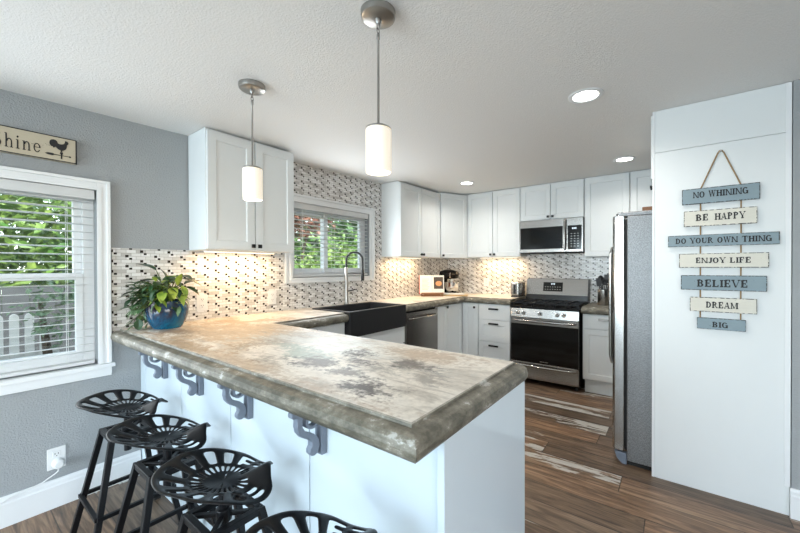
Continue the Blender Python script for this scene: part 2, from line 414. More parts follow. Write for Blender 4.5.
prof = [(0, 0), (.018, 0), (.018, .115), (.013, .122), (.013, .136), (.006, .15), (0, .15)]
o = MB().prism(prof, (0, -3.38, 0), (1, 0, 0), (0, 0, 1), (0, 1, 0), 3.38+.755).build('baseboard_left', 'trim', smooth=False); struct(o, 'white baseboard under the left window')
o = MB().prism(prof, (3.186, 2.60, 0), (0, -1, 0), (0, 0, 1), (1, 0, 0), 2.0).build('baseboard_right', 'trim'); struct(o, 'white baseboard right of the white panel')

# backsplash
mb = MB().box(0, .008, .622, W2[0]-.06, .90, 1.412).box(0, .008, 1.68, W2[0]-.06, 1.412, 2.225).box(0, .008, W2[0]-.06, W2[1]+.105, .90, W2[2]-.045).box(0, .008, W2[0]-.06, W2[1]+.105, W2[3]+.06, 2.24)
mb.box(0, .008, W2[1]+.105, YB-.008, .90, 2.26)
struct(mb.build('trim_1', 'tile_y'), 'mosaic tile backsplash on the sink wall, white bricks with dark squares')
struct(MB().box(.008, 3.2, YB-.008, YB, .80, 1.60).build('trim_2', 'tile_x'), 'mosaic tile backsplash behind the range')

# ------------------------------------------------------------------ windows
def casing(name, W, tw, head, sillw, lab, sill=True):
    y0, y1, z0, z1 = W; mb = MB()
    # moulded casing: three stepped boards
    for (a, b, d) in ((0, 1, .016), (.0, .35, .022), (.72, 1, .026)):
        ya, yb = y1+tw*a, y1+tw*b; mb.box(0.0005, d, ya, yb, z0-(.0 if sill else sillw*b), z1+head*b)
        ya, yb = y0-tw*b, y0-tw*a; mb.box(0.0005, d, ya, yb, z0-(.0 if sill else sillw*b), z1+head*b)
        mb.box(0.0005, d, y0-tw*a, y1+tw*a, z1+head*a, z1+head*b)
        if not sill: mb.box(.0005, d, y0-tw*a, y1+tw*a, z0-sillw*b, z0-sillw*a)
    if sill:
        mb.box(.0005, .045, y0-tw-.012, y1+tw+.012, z0-.022, z0)
        mb.box(.0005, .024, y0-tw, y1+tw, z0-.062, z0-.022); mb.box(.0005, .018, y0-tw, y1+tw, z0-.075, z0-.062)
    return struct(mb.build(name, 'trim', bevel=.002), lab)
casing('trim_3', W1, .060, .058, .0, 'white moulded casing and sill of the left window')
casing('trim_4', W2, .082, .070, .047, 'white casing of the sink window', sill=False)
def window_single_hung(W):
    y0, y1, z0, z1 = W; x = -.085
    r = bpy.data.objects.new('window_1', None); COL.objects.link(r); struct(r, 'white vinyl single hung window above the outlet'); r['category'] = 'window'
    mb = MB()
    for a, b, c, d in ((y0, y0+.05, z0, z1), (y1-.05, y1, z0, z1), (y0+.05, y1-.05, z0, z0+.05), (y0+.05, y1-.05, z1-.06, z1)): mb.box(-.12, -.05, a, b, c, d)
    mb.build('window_frame', 'trim', r, bevel=.003)
    zm = 1.245
    mb = MB().box(-.11, -.075, y0+.05, y1-.05, zm-.02, zm+.018)
    for a in (y0+.05, y1-.085): mb.box(-.11, -.075, a, a+.035, zm+.018, z1-.06)
    mb.build('sash', 'trim', r, bevel=.002)
    mb = MB()
    for a in (y0+.05, y1-.082): mb.box(-.075, -.045, a, a+.032, z0+.05, zm+.015)
    for a, b in ((z0+.05, z0+.085), (zm-.02, zm+.015)): mb.box(-.075, -.045, y0+.082, y1-.082, a, b)
    mb.build('sash', 'trim', r, bevel=.002)
    MB().box(-.095, -.091, y0+.08, y1-.08, zm, z1-.06).build('pane', 'glass', r)
    MB().box(-.062, -.058, y0+.08, y1-.08, z0+.08, zm-.01).build('pane', 'glass', r)
window_single_hung(W1)
def window_slider(W):
    y0, y1, z0, z1 = W
    r = bpy.data.objects.new('window_2', None); COL.objects.link(r); struct(r, 'white vinyl sliding window above the sink'); r['category'] = 'window'
    mb = MB()
    for a, b, c, d in ((y0, y0+.04, z0, z1), (y1-.04, y1, z0, z1), (y0+.04, y1-.04, z0, z0+.045), (y0+.04, y1-.04, z1-.045, z1)): mb.box(-.12, -.05, a, b, c, d)
    mb.build('window_frame', 'trim', r, bevel=.003)
    ym = 2.27
    for (a, b, xa) in ((y0+.04, ym+.025, -.112), (ym-.025, y1-.04, -.078)):
        mb = MB()
        for c, d in ((a, a+.045), (b-.045, b)): mb.box(xa, xa+.03, c, d, z0+.045, z1-.045)
        for c, d in ((z0+.045, z0+.085), (z1-.085, z1-.045)): mb.box(xa, xa+.03, a+.045, b-.045, c, d)
        sh = mb.build('sash', 'trim', r, bevel=.002)
        MB().box(xa+.013, xa+.017, a+.04, b-.04, z0+.08, z1-.08).build('pane', 'glass', r)
window_slider(W2)
def blind(W, lab, pitch, tilt, depth):
    y0, y1, z0, z1 = W; b = thing('window_blind', lab, 'window blind', (-.022, (y0+y1)/2, z0), 'white window blinds')
    ya, yb = y0+.012, y1-.012; xc = -.018
    MB().box(xc-.022, xc+.022, ya, yb, z1-.045, z1-.003).build('headrail', 'slat', b, bevel=.003)
    MB().box(xc+.023, xc+.03, ya-.003, yb+.003, z1-.055, z1-.002).build('valance', 'slat', b, bevel=.002)
    mb = MB(); z = z1-.07
    while z > z0+.04:
        dx = depth/2*math.cos(tilt); dz = depth/2*math.sin(tilt)
        mb.obox((xc, (ya+yb)/2, z), (0, 1, 0), (math.cos(tilt), 0, math.sin(tilt)), (-math.sin(tilt), 0, math.cos(tilt)), (yb-ya)/2, depth/2, .0013)
        z -= pitch
    mb.build('slats', 'slat', b)
    MB().box(xc-.022, xc+.022, ya, yb, z0+.008, z0+.026).build('bottom_rail', 'slat', b, bevel=.003)
    n = 3
    for i in range(n):
        yy = ya+.11+(yb-ya-.22)*i/(n-1)
        for dx in (-.0225, .0225): MB().tube([(xc+dx, yy, z0+.02), (xc+dx, yy, z1-.04)], .0011, 5).build('ladder_cord', 'slat', b)
    return b
b1 = blind(W1, 'white slatted blind lowered in the left window beneath the rooster sign', .043, math.radians(4), .044)
b2 = blind(W2, 'white slatted blind lowered in the window above the black sink', .040, math.radians(3), .040)
MB().tube([(.012, W2[0]+.10, W2[3]-.06), (.014, W2[0]+.10, W2[3]-.40)], .004, 8).build('tilt_wand', 'slat', b2)

# ------------------------------------------------------------------ outside
struct(MB().box(-14, -.14, -8, 14, -.5, -.3).build('ground', 'grass'))
def leaf_cloud(center, rad, n, size, seed, name, mat, parent=None):
    rnd = random.Random(seed); mb = MB()
    for i in range(n):
        while True:
            v = Vector((rnd.uniform(-1, 1), rnd.uniform(-1, 1), rnd.uniform(-1, 1)))
            if .25 < v.length <= 1: break
        v = v*(.75+.25*rnd.random()*1.3)
        p = Vector(center)+Vector((v.x*rad[0], v.y*rad[1], v.z*rad[2]))
        if p.x > -.7: continue
        d = Vector((rnd.gauss(.4, .6), rnd.gauss(0, .6), rnd.gauss(.5, .5))).normalized(); u = d.orthogonal().normalized(); u.rotate(Matrix.Rotation(rnd.uniform(0, 6.28), 3, d)); wv = d.cross(u)
        s = size*rnd.uniform(.6, 1.35)
        mb.face([p-u*s, p-wv*s*.42+d*s*.1, p+u*s, p+wv*s*.42+d*s*.1])
    return mb.build(name, mat, parent)
def shrub(lab, cat, base, rad, h, n, size, seed, mat, grp=None, trunk=True):
    t_ = thing('tree' if cat == 'tree' else 'shrub', lab, cat, base, grp)
    leaf_cloud((base[0], base[1], h), rad, n, size, seed, 'foliage', mat, t_)
    rnd = random.Random(seed+1); mb = MB()
    for k in range(4):
        a = rnd.uniform(0, 6.28); e = Vector((base[0]+math.cos(a)*rad[0]*.5, base[1]+math.sin(a)*rad[1]*.5, h+rad[2]*.2))
        b = Vector((base[0]+.05*math.cos(a), base[1]+.05*math.sin(a), base[2])); mb.tube([b, b.lerp(e, .5)+Vector((0, 0, .1)), e], [.05, .035, .012], 7)
    mb.build('trunk', 'bark', t_)
    return t_
shrub('sunlit bright green tree outside the left window', 'tree', (-3.0, .75, -.3), (1.0, 1.6, 1.0), 1.85, 3600, .075, 3, 'tree_leaf')
shrub('deep green tree standing further behind the picket fence', 'tree', (-5.4, .9, -.3), (1.4, 3.0, 2.2), 1.6, 3400, .11, 5, 'tree_leaf2')
shrub('pale leafy shrub growing in front of the white picket fence', 'shrub', (-1.15, .62, -.3), (.28, .34, .30), .98, 300, .035, 17, 'leaf_mid')
shrub('green leafy bush beyond the sink window on the left', 'shrub', (-2.3, 4.6, -.3), (.9, 1.3, .95), 1.05, 3400, .065, 7, 'tree_leaf')
shrub('reddish brown tree behind the bush outside the sink window', 'tree', (-4.3, 4.6, -.3), (.9, 1.5, .8), 2.7, 2600, .08, 9, 'tree_red')
shrub('deep green tree filling the right pane of the sink window', 'tree', (-3.2, 7.9, -.3), (1.1, 1.6, 1.6), 1.6, 3600, .085, 11, 'tree_leaf2')
shrub('tall dark green tree far behind the bush beyond the sink window', 'tree', (-7.5, 10.5, -.3), (1.6, 4.5, 2.8), 2.2, 5200, .21, 13, 'tree_leaf2')
# picket fence in front of added dark boards that stand in for shade
f_ = thing('picket_fence', 'low weathered white picket fence outside the left window', 'fence', (-1.5, .3, -.3))
pk = None
for i in range(16):
    y = -.70+.082*i*1.0; hh = .84-.0*i
    z1 = .92 if y < .46 else .79 if y < .54 else .735
    if pk is None:
        poly = [(-.026, -.3), (.026, -.3), (.026, .88)]+[(.026*math.cos(a*PI/6), .88+.03*math.sin(a*PI/6)) for a in range(1, 6)]+[(-.026, .88)]
        pk = MB().prism(poly, (-1.5, y, 0), (0, 1, 0), (0, 0, 1), (1, 0, 0), .02).build('picket', 'picket', f_)
        pky = y
    else:
        c = pk.copy(); COL.objects.link(c); c.parent = f_; c.location = (0, y-pky, z1-.90)
for z in (.1, .55): MB().box(-1.53, -1.5005, -.75, .62, z, z+.06).build('fence_rail', 'picket', f_)
mb = MB()
for i in range(20): mb.box(-2.12, -2.10, -2.2+i*.17, -2.2+i*.17+.166, -.3, 1.12)
tag(mb.build('shade_boards', 'shadeboard'), 'tall grey boards added as the shade behind the white pickets', 'fence')

# ------------------------------------------------------------------ cabinets
def shaker(mb, o, u, v, n, w, h, rail=.055, d=.02, rec=.007):
    """shaker door with its lower left front corner at o; u along, v up, n outwards"""
    o, u, v, n = map(Vector, (o, u, v, n))
    def P(a, b, c): return mb.bm.verts.new(o+u*a+v*b+n*c)
    r = min(rail, w*.3, h*.3)
    A = [P(0, 0, -d), P(w, 0, -d), P(w, h, -d), P(0, h, -d)]; B = [P(0, 0, 0), P(w, 0, 0), P(w, h, 0), P(0, h, 0)]
    Ci = [P(r, r, 0), P(w-r, r, 0), P(w-r, h-r, 0), P(r, h-r, 0)]; D = [P(r+.004, r+.004, -rec), P(w-r-.004, r+.004, -rec), P(w-r-.004, h-r-.004, -rec), P(r+.004, h-r-.004, -rec)]
    F = mb.bm.faces.new
    F(A[::-1]); F(D)
    for i in range(4):
        j = (i+1) % 4; F((A[i], A[j], B[j], B[i])); F((B[i], B[j], Ci[j], Ci[i])); F((Ci[i], Ci[j], D[j], D[i]))
def door(parent, o, u, v, n, w, h, knob=None, name='door', pull=None, rail=.055, flat=False):
    mb = MB(); g = .0045
    o2 = Vector(o)+Vector(u)*g+Vector(v)*g
    if flat: mb.prism([(0, 0), (w-2*g, 0), (w-2*g, h-2*g), (0, h-2*g)], o2-Vector(n)*.02, u, v, n, .02)
    else: shaker(mb, o2, u, v, n, w-2*g, h-2*g, rail)
    d = mb.build(name, 'cab', parent, bevel=.0012)
    if knob:
        c = Vector(o)+Vector(u)*knob[0]+Vector(v)*knob[1]
        mb = MB().obox(c+Vector(n)*.007, u, v, n, .005, .005, .007); mb.obox(c+Vector(n)*.019, u, v, n, .013, .013, .006)
        mb.build('knob', 'dark', d, bevel=.002)
    if pull:
        c = Vector(o)+Vector(u)*pull[0]+Vector(v)*pull[1]; L = pull[2]/2
        mb = MB().obox(c+Vector(n)*.022, u, v, n, L, .010, .006)
        for s_ in (-1, 1): mb.obox(c+Vector(u)*s_*(L-.012)+Vector(n)*.009, u, v, n, .007, .007, .009)
        mb.build('handle', pull[3] if len(pull) > 3 else 'dark', d, bevel=.002)
    return d
EX, EY, EZ = Vector((1, 0, 0)), Vector((0, 1, 0)), Vector((0, 0, 1))
XU = .285; ZU = 1.412; YU = 4.231; XD = .02
# sink wall uppers, fronts face +x
def upper_left(lab, y0, y1, seam, ztop):
    c = thing('wall_cabinet', lab, 'cabinet', (0, (y0+y1)/2, ZU), 'white upper cabinets')
    MB().box(.009, XU-.021, y0, y1, ZU, ztop).build('cabinet_body', 'cab', c, bevel=.001)
    h = ztop-ZU-.012
    door(c, (XU, y0, ZU), EY, EZ, EX, seam-y0, h, (seam-y0-.024, .032))
    door(c, (XU, seam, ZU), EY, EZ, EX, y1-seam, h, (.024, .032))
    return c
upper_left('white two door upper cabinet between the grey wall and sink window', 1.036, 1.682, 1.36, ceil_z(.2, 1.036)-.003)
upper_left('white two door upper cabinet right of the sink window', 3.02, 3.835, 3.424, ceil_z(.2, 3.02)-.003)
# corner upper with angled door
c = thing('corner_cabinet', 'white upper corner cabinet with one angled door', 'cabinet', (.15, 4.3, ZU), 'white upper cabinets')
zt = ceil_z(.2, 3.84)-.004; p0 = Vector((XU, 3.838, ZU)); p1 = Vector((.470, YU, ZU)); dd = (p1-p0).normalized(); nn = Vector((dd.y, -dd.x, 0))
q0 = p0-nn*.022; q1 = p1-nn*.022
MB().prism([(.009, 3.839), (q0.x, 3.839), (q1.x, q1.y), (.468, q1.y), (.468, YB-.009), (.009, YB-.009)], (0, 0, ZU), EX, EY, EZ, zt-ZU).build('cabinet_body', 'cab', c, bevel=.001)
door(c, p0+dd*.006, dd, EZ, nn, (p1-p0).length-.012, zt-ZU-.012, (.030, .032))
def upper_back(lab, x0, x1, z0, seams, knobs):
    c = thing('wall_cabinet', lab, 'cabinet', ((x0+x1)/2, YB, z0), 'white upper cabinets'); ztop = ceil_z(x0, YU)-.003
    MB().box(x0+.001, x1-.001, YU+.021, YB-.009, z0, ztop).build('cabinet_body', 'cab', c, bevel=.001)
    e = [x0]+seams+[x1]
    for i in range(len(e)-1):
        k = knobs[i]; wd = e[i+1]-e[i]
        door(c, (e[i], YU, z0), EX, EZ, -EY, wd, ztop-z0-.012, None if k is None else ((wd-.026) if k > 0 else .026, .032))
upper_back('white two door upper cabinet between the corner cabinet and microwave', .470, 1.186, ZU+.01, [.828], [1, -1])
upper_back('short white two door cabinet directly over the microwave', 1.188, 1.902, 1.845, [1.545], [1, -1])
upper_back('tall white single door upper cabinet right of the microwave', 1.904, 2.334, ZU-.01, [], [None])
upper_back('white upper cabinet partly hidden above the refrigerator', 2.336, 2.60, ZU-.01, [], [None])
# cabinet over the refrigerator
c = thing('wall_cabinet', 'white cabinet in the niche over the refrigerator beside the tall panel', 'cabinet', (2.9, 3.0, 1.72), 'white upper cabinets')
MB().box(2.607, 3.21, 2.636, 3.50, 1.825, 2.232).build('cabinet_body', 'cab', c, bevel=.001)
for a, b, k in ((2.636, 3.068, -1), (3.068, 3.5, 1)):
    d = door(c, (2.585, b, 1.83), -EY, EZ, -EX, b-a, .40, None)
    yy = 3.04 if k < 0 else 3.10
    MB().tube([(2.5848, yy, 1.862), (2.572, yy, 1.862)], .005, 10).tube([(2.5725, yy, 1.862), (2.562, yy, 1.862)], .011, 14).build('knob', 'dark', d, smooth=True)
# base cabinets
XF = .558; YF = 3.92; ZC = .852
def toe(c, x0, x1, y0, y1): MB().box(x0, x1, y0, y1, .0, .138).build('toe_kick', 'cab', c)
def base_left(lab, y0, y1): 
    c = thing('base_cabinet', lab, 'cabinet', (.3, (y0+y1)/2, 0), 'white base cabinets')
    return c
c = base_left('white drawer base cabinet left of the black sink', 1.29, 1.978)
MB().box(.01, XF-.021, 1.35, 1.958, .139, ZC).build('cabinet_body', 'cab', c); toe(c, .01, XF-.08, 1.35, 1.958)
door(c, (XF, 1.36, .685), EY, EZ, EX, .598, .165, None, 'drawer', (.245, .137, .13), flat=True)
door(c, (XF, 1.36, .145), EY, EZ, EX, .309, .535, (.28, .50)); door(c, (XF, 1.669, .145), EY, EZ, EX, .289, .535, (.028, .50))
c = base_left('white sink base cabinet under the black apron sink', 1.98, 2.745)
MB().box(.01, XF-.021, 1.98, 2.745, .139, .715).build('cabinet_body', 'cab', c); toe(c, .01, XF-.08, 1.98, 2.745)
door(c, (XF, 1.98, .145), EY, EZ, EX, .38, .40, (.35, .36)); door(c, (XF, 2.36, .145), EY, EZ, EX, .385, .40, (.03, .36))
door(c, (XF, 1.98, .548), EY, EZ, EX, .765, .165, None, 'apron_panel', flat=True)
c = base_left('narrow white base cabinet right of the dishwasher', 3.345, 3.56)
MB().box(.01, XF-.021, 3.345, 3.559, .139, ZC).build('cabinet_body', 'cab', c); toe(c, .01, XF-.08, 3.345, 3.56)
door(c, (XF, 3.345, .145), EY, EZ, EX, .215, ZC-.148, (.19, .68))
c = thing('corner_cabinet', 'white base corner cabinet with a folding two panel door', 'cabinet', (.3, 4.2, 0), 'white base cabinets')
MB().prism([(.01, 3.561), (XF-.021, 3.561), (XF-.021, YF+.021), (.775, YF+.021), (.775, YB-.01), (.01, YB-.01)], (0, 0, .139), EX, EY, EZ, ZC-.139).build('cabinet_body', 'cab', c)
MB().prism([(.01, 3.561), (XF-.08, 3.561), (XF-.08, YF+.06), (.775, YF+.06), (.775, YB-.01), (.01, YB-.01)], (0, 0, 0), EX, EY, EZ, .138).build('toe_kick', 'cab', c)
door(c, (XF, 3.56, .145), EY, EZ, EX, YF-3.56-.004, ZC-.148)
door(c, (XF+.004, YF, .145), EX, EZ, -EY, .775-XF-.004, ZC-.148, (.168, .655))
c = thing('base_cabinet', 'white three drawer base cabinet left of the range', 'cabinet', (.98, 4.2, 0), 'white base cabinets')
MB().box(.776, 1.184, YF+.021, YB-.01, .139, ZC).build('cabinet_body', 'cab', c); toe(c, .776, 1.184, YF+.06, YB-.01)
for z0, z1 in ((.145, .402), (.404, .663), (.665, ZC-.003)):
    door(c, (.777, YF, z0), EX, EZ, -EY, .406, z1-z0, None, 'drawer', (.203, (z1-z0)-(.045 if z1 < .8 else .055), .12), rail=.06, flat=z1 > .8)
c = thing('base_cabinet', 'white base cabinet with drawer and door right of the range', 'cabinet', (2.26, 4.2, 0), 'white base cabinets')
MB().box(1.946, 2.56, YF+.021, YB-.01, .139, .812).build('cabinet_body', 'cab', c); toe(c, 1.96, 2.56, YF+.06, YB-.01)
door(c, (1.946, YF, .665), EX, EZ, -EY, .614, .145, None, 'drawer', (.21, .10, .12, 'nickel'), flat=True)
door(c, (1.946, YF, .145), EX, EZ, -EY, .43, .518)
# peninsula
c = thing('peninsula_cabinet', 'white panelled peninsula base carrying the concrete counter', 'cabinet', (1.1, 1.0, 0))
xs = [0.002, .078, .622, 1.139, 1.687, 2.215]
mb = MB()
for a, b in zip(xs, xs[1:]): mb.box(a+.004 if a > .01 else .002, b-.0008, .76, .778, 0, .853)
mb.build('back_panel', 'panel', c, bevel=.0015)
MB().box(.002, 2.215, .779, 1.30, .0, .853).build('cabinet_body', 'cab', c)
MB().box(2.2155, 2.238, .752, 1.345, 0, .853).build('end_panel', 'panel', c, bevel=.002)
for a, b in ((.62, 1.14), (1.14, 1.67), (1.67, 2.215)): door(c, (b, 1.322, .145), -EX, EZ, EY, b-a, .70, (b-a-.03, .66))

# ------------------------------------------------------------------ counters
def slab(name, pts, exposed, zb, zt, lab):
    """pts CCW; exposed[i] for the edge i -> i+1"""
    n = len(pts)
    def off(d):
        out = []
        for i in range(n):
            a, b, c_ = Vector(pts[i-1]), Vector(pts[i]), Vector(pts[(i+1) % n])
            d0 = d if exposed[i-1] else 0; d1 = d if exposed[i] else 0
            e0 = (b-a).normalized(); e1 = (c_-b).normalized(); n0 = Vector((-e0.y, e0.x)); n1 = Vector((-e1.y, e1.x))
            cr = e0.x*e1.y-e0.y*e1.x
            if abs(cr) < 1e-4: out.append(b+n0*d0); continue
            # intersect lines (b+n0*d0, e0), (b+n1*d1, e1)
            pA = b+n0*d0; pB = b+n1*d1; df = pB-pA; tt = (df.x*e1.y-df.y*e1.x)/cr
            out.append(pA+e0*tt)
        return out
    H = zt-zb
    lv = [(.014, zb), (.004, zb+.006), (-.004, zb+H*.25), (-.006, zb+H*.45), (-.001, zb+H*.68), (.010, zb+H*.80), (.022, zb+H*.845), (.042, zb+H*.865), (.044, zt-.0025), (.048, zt)]
    mb = MB(); rings = [[mb.bm.verts.new((p.x, p.y, z)) for p in off(d)] for d, z in lv]
    for A, B in zip(rings, rings[1:]):
        for i in range(n): mb.bm.faces.new((A[i], A[(i+1) % n], B[(i+1) % n], B[i]))
    from mathutils.geometry import tessellate_polygon
    for ring, flip in ((rings[0], True), (rings[-1], False)):
        for tri in tessellate_polygon([[v.co.copy() for v in ring]]):
            f3 = [ring[i] for i in tri]
            a_, b_, c_ = (v.co for v in f3)
            up = (b_-a_).cross(c_-a_).z > 0
            if up == flip: f3 = f3[::-1]
            mb.bm.faces.new(f3)
    o = mb.build(name, 'counter', recalc=False); return tag(o, lab, 'countertop')
ZTOP = .924
def arc(cx, cy, r, a0, a1, k): return [(cx+r*math.cos(math.radians(a0+(a1-a0)*i/k)), cy+r*math.sin(math.radians(a0+(a1-a0)*i/k))) for i in range(k+1)]
CF = .598
pts = [(.009, .615), (2.25, .615)]+arc(2.25-.05, 1.37-.05, .05, 0, 90, 6)+[(CF, 1.37)]+[(CF, 1.957), (.125, 1.957), (.125, 2.701), (CF, 2.701), (CF, 3.885), (1.192, 3.885), (1.192, YB-.009), (.009, YB-.009)]
ex = []
for i in range(len(pts)):
    a, b = pts[i], pts[(i+1) % len(pts)]
    wall = (a[0] < .02 and b[0] < .02) or (a[1] > YB-.02 and b[1] > YB-.02) or (a[0] > 1.19 and b[0] > 1.19 and a[1] > 3.8 and b[1] > 3.8)
    snk = a[0] < .7 and b[0] < .7 and 1.95 < min(a[1], b[1]) and max(a[1], b[1]) < 2.72
    ex.append(not (wall or snk))
slab('countertop', pts, ex, .854, ZTOP, 'stained concrete countertop wrapping from the peninsula along the sink wall')
slab('countertop', [(1.94, 3.885), (2.62, 3.885), (2.62, YB-.009), (1.94, YB-.009)], [True, False, False, False], .815, .884, 'short concrete countertop between the range and the refrigerator')

# corbels under the bar
def corbel():
    c = thing('corbel_bracket', 'x', 'bracket', (0, 0, 0), 'blue grey scroll brackets')
    th = .024
    # plate against the panel; local: y=0 at the panel, -y to the front, z=0 at the counter underside
    MB().box(-.018, .018, -.024, 0, -.200, 0).build('back_plate', 'bracket', c, bevel=.003)
    P = [(-.025, -.002), (-.132, -.002), (-.139, -.009), (-.138, -.022), (-.130, -.028), (-.120, -.026), (-.1175, -.042), (-.119, -.062), (-.114, -.084), (-.100, -.104), (-.080, -.118), (-.066, -.127), (-.060, -.138), (-.0605, -.152),
         (-.067, -.163), (-.068, -.177), (-.060, -.188), (-.048, -.191), (-.037, -.185), (-.031, -.174), (-.026, -.160), (-.030, -.135), (-.038, -.122), (-.052, -.108), (-.070, -.098), (-.086, -.086), (-.096, -.068), (-.098, -.048), (-.096, -.030), (-.090, -.016), (-.025, -.014)]
    MB().prism(P, (-th/2, 0, 0), EY, EZ, EX, th).build('scroll', 'bracket', c, bevel=.003)
    mb = MB(); k = 22; cy, cz, ro, ri = -.056, -.058, .030, .0185
    rings = []
    for (r, x) in ((ro, -th/2), (ro, th/2), (ri, th/2), (ri, -th/2)):
        rings.append([mb.bm.verts.new((x, cy+r*math.cos(2*PI*i/k), cz+r*math.sin(2*PI*i/k))) for i in range(k)])
    for a in range(4):
        A, B = rings[a], rings[(a+1) % 4]
        for i in range(k): mb.bm.faces.new((A[i], A[(i+1) % k], B[(i+1) % k], B[i]))
    mb.build('ring', 'bracket', c, bevel=.002)
    return c
cb = corbel(); cb.scale = (1, .92, .86)
labs = ['blue grey scroll bracket under the counter, nearest the grey wall', 'blue grey scroll bracket above the stool nearest the wall, second from the wall', 'blue grey scroll bracket third from the grey wall, at the middle of the peninsula', 'blue grey scroll bracket under the counter, nearest the free end']
for i, x in enumerate((.43, .867, 1.31, 1.765)):
    if i: dup(cb, (x, .7595, .853), labs[i])
    else: cb['label'] = labs[0]; first = x
cb.location = (first, .7595, .853)

# ------------------------------------------------------------------ sink and faucet
s_ = thing('farmhouse_sink', 'black composite farmhouse sink with deep apron under the window', 'sink', (.37, 2.36, .72))
y0, y1, x0, x1, z0, z1 = 1.962, 2.696, .13, .612, .722, .934
mb = MB(); B_ = mb.bm
def rect(a, b, c_, d, z): return [B_.verts.new(p) for p in ((a, c_, z), (b, c_, z), (b, d, z), (a, d, z))]
R = [rect(x0, x1, y0, y1, z0), rect(x0, x1, y0, y1, z1), rect(x0+.028, x1-.03, y0+.028, y1-.028, z1), rect(x0+.04, x1-.042, y0+.04, y1-.04, z0+.02)]
B_.faces.new(R[0][::-1]); B_.faces.new(R[3])
for A, Bq in zip(R, R[1:]):
    for i in range(4): B_.faces.new((A[i], A[(i+1) % 4], Bq[(i+1) % 4], Bq[i]))
mb.build('basin', 'sink', s_, bevel=.006, seg=3)
MB().lathe([(.0, .003), (.035, .003), (.042, 0)], (.38, 2.36, z0+.021), 20).build('drain', 'chrome', s_, smooth=True)
f_ = thing('kitchen_faucet', 'tall pull down spring faucet with black arch behind the sink', 'faucet', (.075, 2.42, ZTOP))
fx, fy = .075, 2.42
MB().lathe([(.0, 0), (.027, 0), (.027, .008), (.019, .014), (.0165, .03), (.0165, .36), (.013, .37), (.0, .37)], (fx, fy, ZTOP), 18).build('column', 'nickel', f_, smooth=True)
pts2 = []
ux = Vector((.55, .62, 0)).normalized()
R_ = .080
cz_ = ZTOP+.44
for i in range(15):
    a = PI-PI*i/14; pts2.append(Vector((fx, fy, cz_))+ux*(R_+R_*math.cos(a))+EZ*(R_*math.sin(a)))
path = [Vector((fx, fy, ZTOP+.37)), Vector((fx, fy, ZTOP+.40))]+pts2+[Vector((fx, fy, cz_-.10))+ux*2*R_]
MB().tube(path, .0105, 12).build('spring_arch', 'rubber', f_, smooth=True)
e = path[-1]
MB().lathe([(.0, 0), (.0145, 0), (.0165, .02), (.0145, .10), (.0105, .115), (0, .115)], (e.x, e.y, e.z-.105), 16).build('spray_head', 'dark', f_, smooth=True)
MB().tube([(fx, fy, e.z-.03), Vector((e.x, e.y, e.z-.03))-ux*.018], .005, 8).tube([(e.x+.018*math.cos(2*PI*i/12), e.y+.018*math.sin(2*PI*i/12), e.z-.03) for i in range(12)], .004, 6, closed=True).build('docking_arm', 'dark', f_, smooth=True)
MB().tube([(fx, fy, ZTOP+.13), (fx+.01, fy+.045, ZTOP+.135), (fx+.02, fy+.10, ZTOP+.145)], .0065, 8).build('lever', 'dark', f_, smooth=True)

# ------------------------------------------------------------------ dishwasher
d_ = thing('dishwasher', 'dark stainless dishwasher between the sink and corner cabinets', 'dishwasher', (.3, 3.05, 0))
MB().box(.02, XF-.03, 2.757, 3.338, .10, ZC-.003).build('tub', 'gap', d_)
MB().box(XF-.028, XF+.006, 2.760, 3.336, .115, ZC-.02).build('door', 'steel_dark', d_, bevel=.004)
pts2 = [(XF+.006+(.045-.0)*math.sin(PI*min(1, max(0, (i/16)))) ** .5 if 0 < i < 16 else XF+.004, 2.80+.50*i/16, .772) for i in range(17)]
MB().tube(pts2, .0105, 10).build('handle', 'steel', d_, smooth=True)
MB().box(.02, XF-.06, 2.757, 3.338, .0, .10).build('kick_plate', 'gap', d_)

# ------------------------------------------------------------------ range
YR = 3.87; xa, xb = 1.205, 1.925
r_ = thing('gas_range', 'stainless steel gas range with black glass oven door', 'stove', ((xa+xb)/2, 4.2, 0))
MB().box(xa, xb, YR+.03, YB-.02, .055, .835).build('oven_body', 'enamel', r_)
mb = MB()
for x in (xa+.04, xb-.04):
    for y in (YR+.07, YB-.09): mb.lathe([(.018, 0), (.018, .06)], (x, y, 0), 10)
mb.build('leveling_feet', 'gap', r_)
MB().box(xa-.004, xb+.004, YR-.012, YB-.09, .835, .858).build('cooktop', 'enamel', r_, bevel=.005)
o = MB().prism([(YR-.010, .735), (YR+.03, .735), (YR+.03, .834), (YR+.004, .834)], (xa, 0, 0), EY, EZ, EX, xb-xa).build('control_panel', 'steel', r_, bevel=.003)
for x in (1.290, 1.355, 1.535, 1.715, 1.780):
    k = MB().lathe([(.0, -.040), (.014, -.040), (.016, -.034), (.0165, -.010), (.022, -.008), (.022, .002)], (x, YR-.006, .786), 20, 'y').build('knob', 'chrome', r_, smooth=True)
    MB().obox((x, YR-.047, .786), EX, EZ, EY, .003, .012, .003).build('grip', 'steel', k)
dr = MB().box(xa+.002, xb-.002, YR, YR+.03, .243, .732).build('oven_door', 'steel', r_, bevel=.003)
MB().box(xa+.004, xb-.004, YR-.004, YR-.0003, .246, .662).build('door_glass', 'bglass', dr, bevel=.001)
mb = MB()
for i, wl in enumerate((.010, .008, .006, .010, .006, .010, .008, .006)): mb.box(1.535+i*.011, 1.535+i*.011+wl*.8, YR-.0048, YR-.0042, .262, .270)
mb.build('maker_mark', 'nickel', dr)
MB().tube([(xa+.03+(xb-xa-.06)*i/16, YR-.008-.045*math.sin(PI*i/16) ** .45 if 0 < i < 16 else YR+.002, .702) for i in range(17)], .0115, 10).build('handle', 'steel', dr, smooth=True)
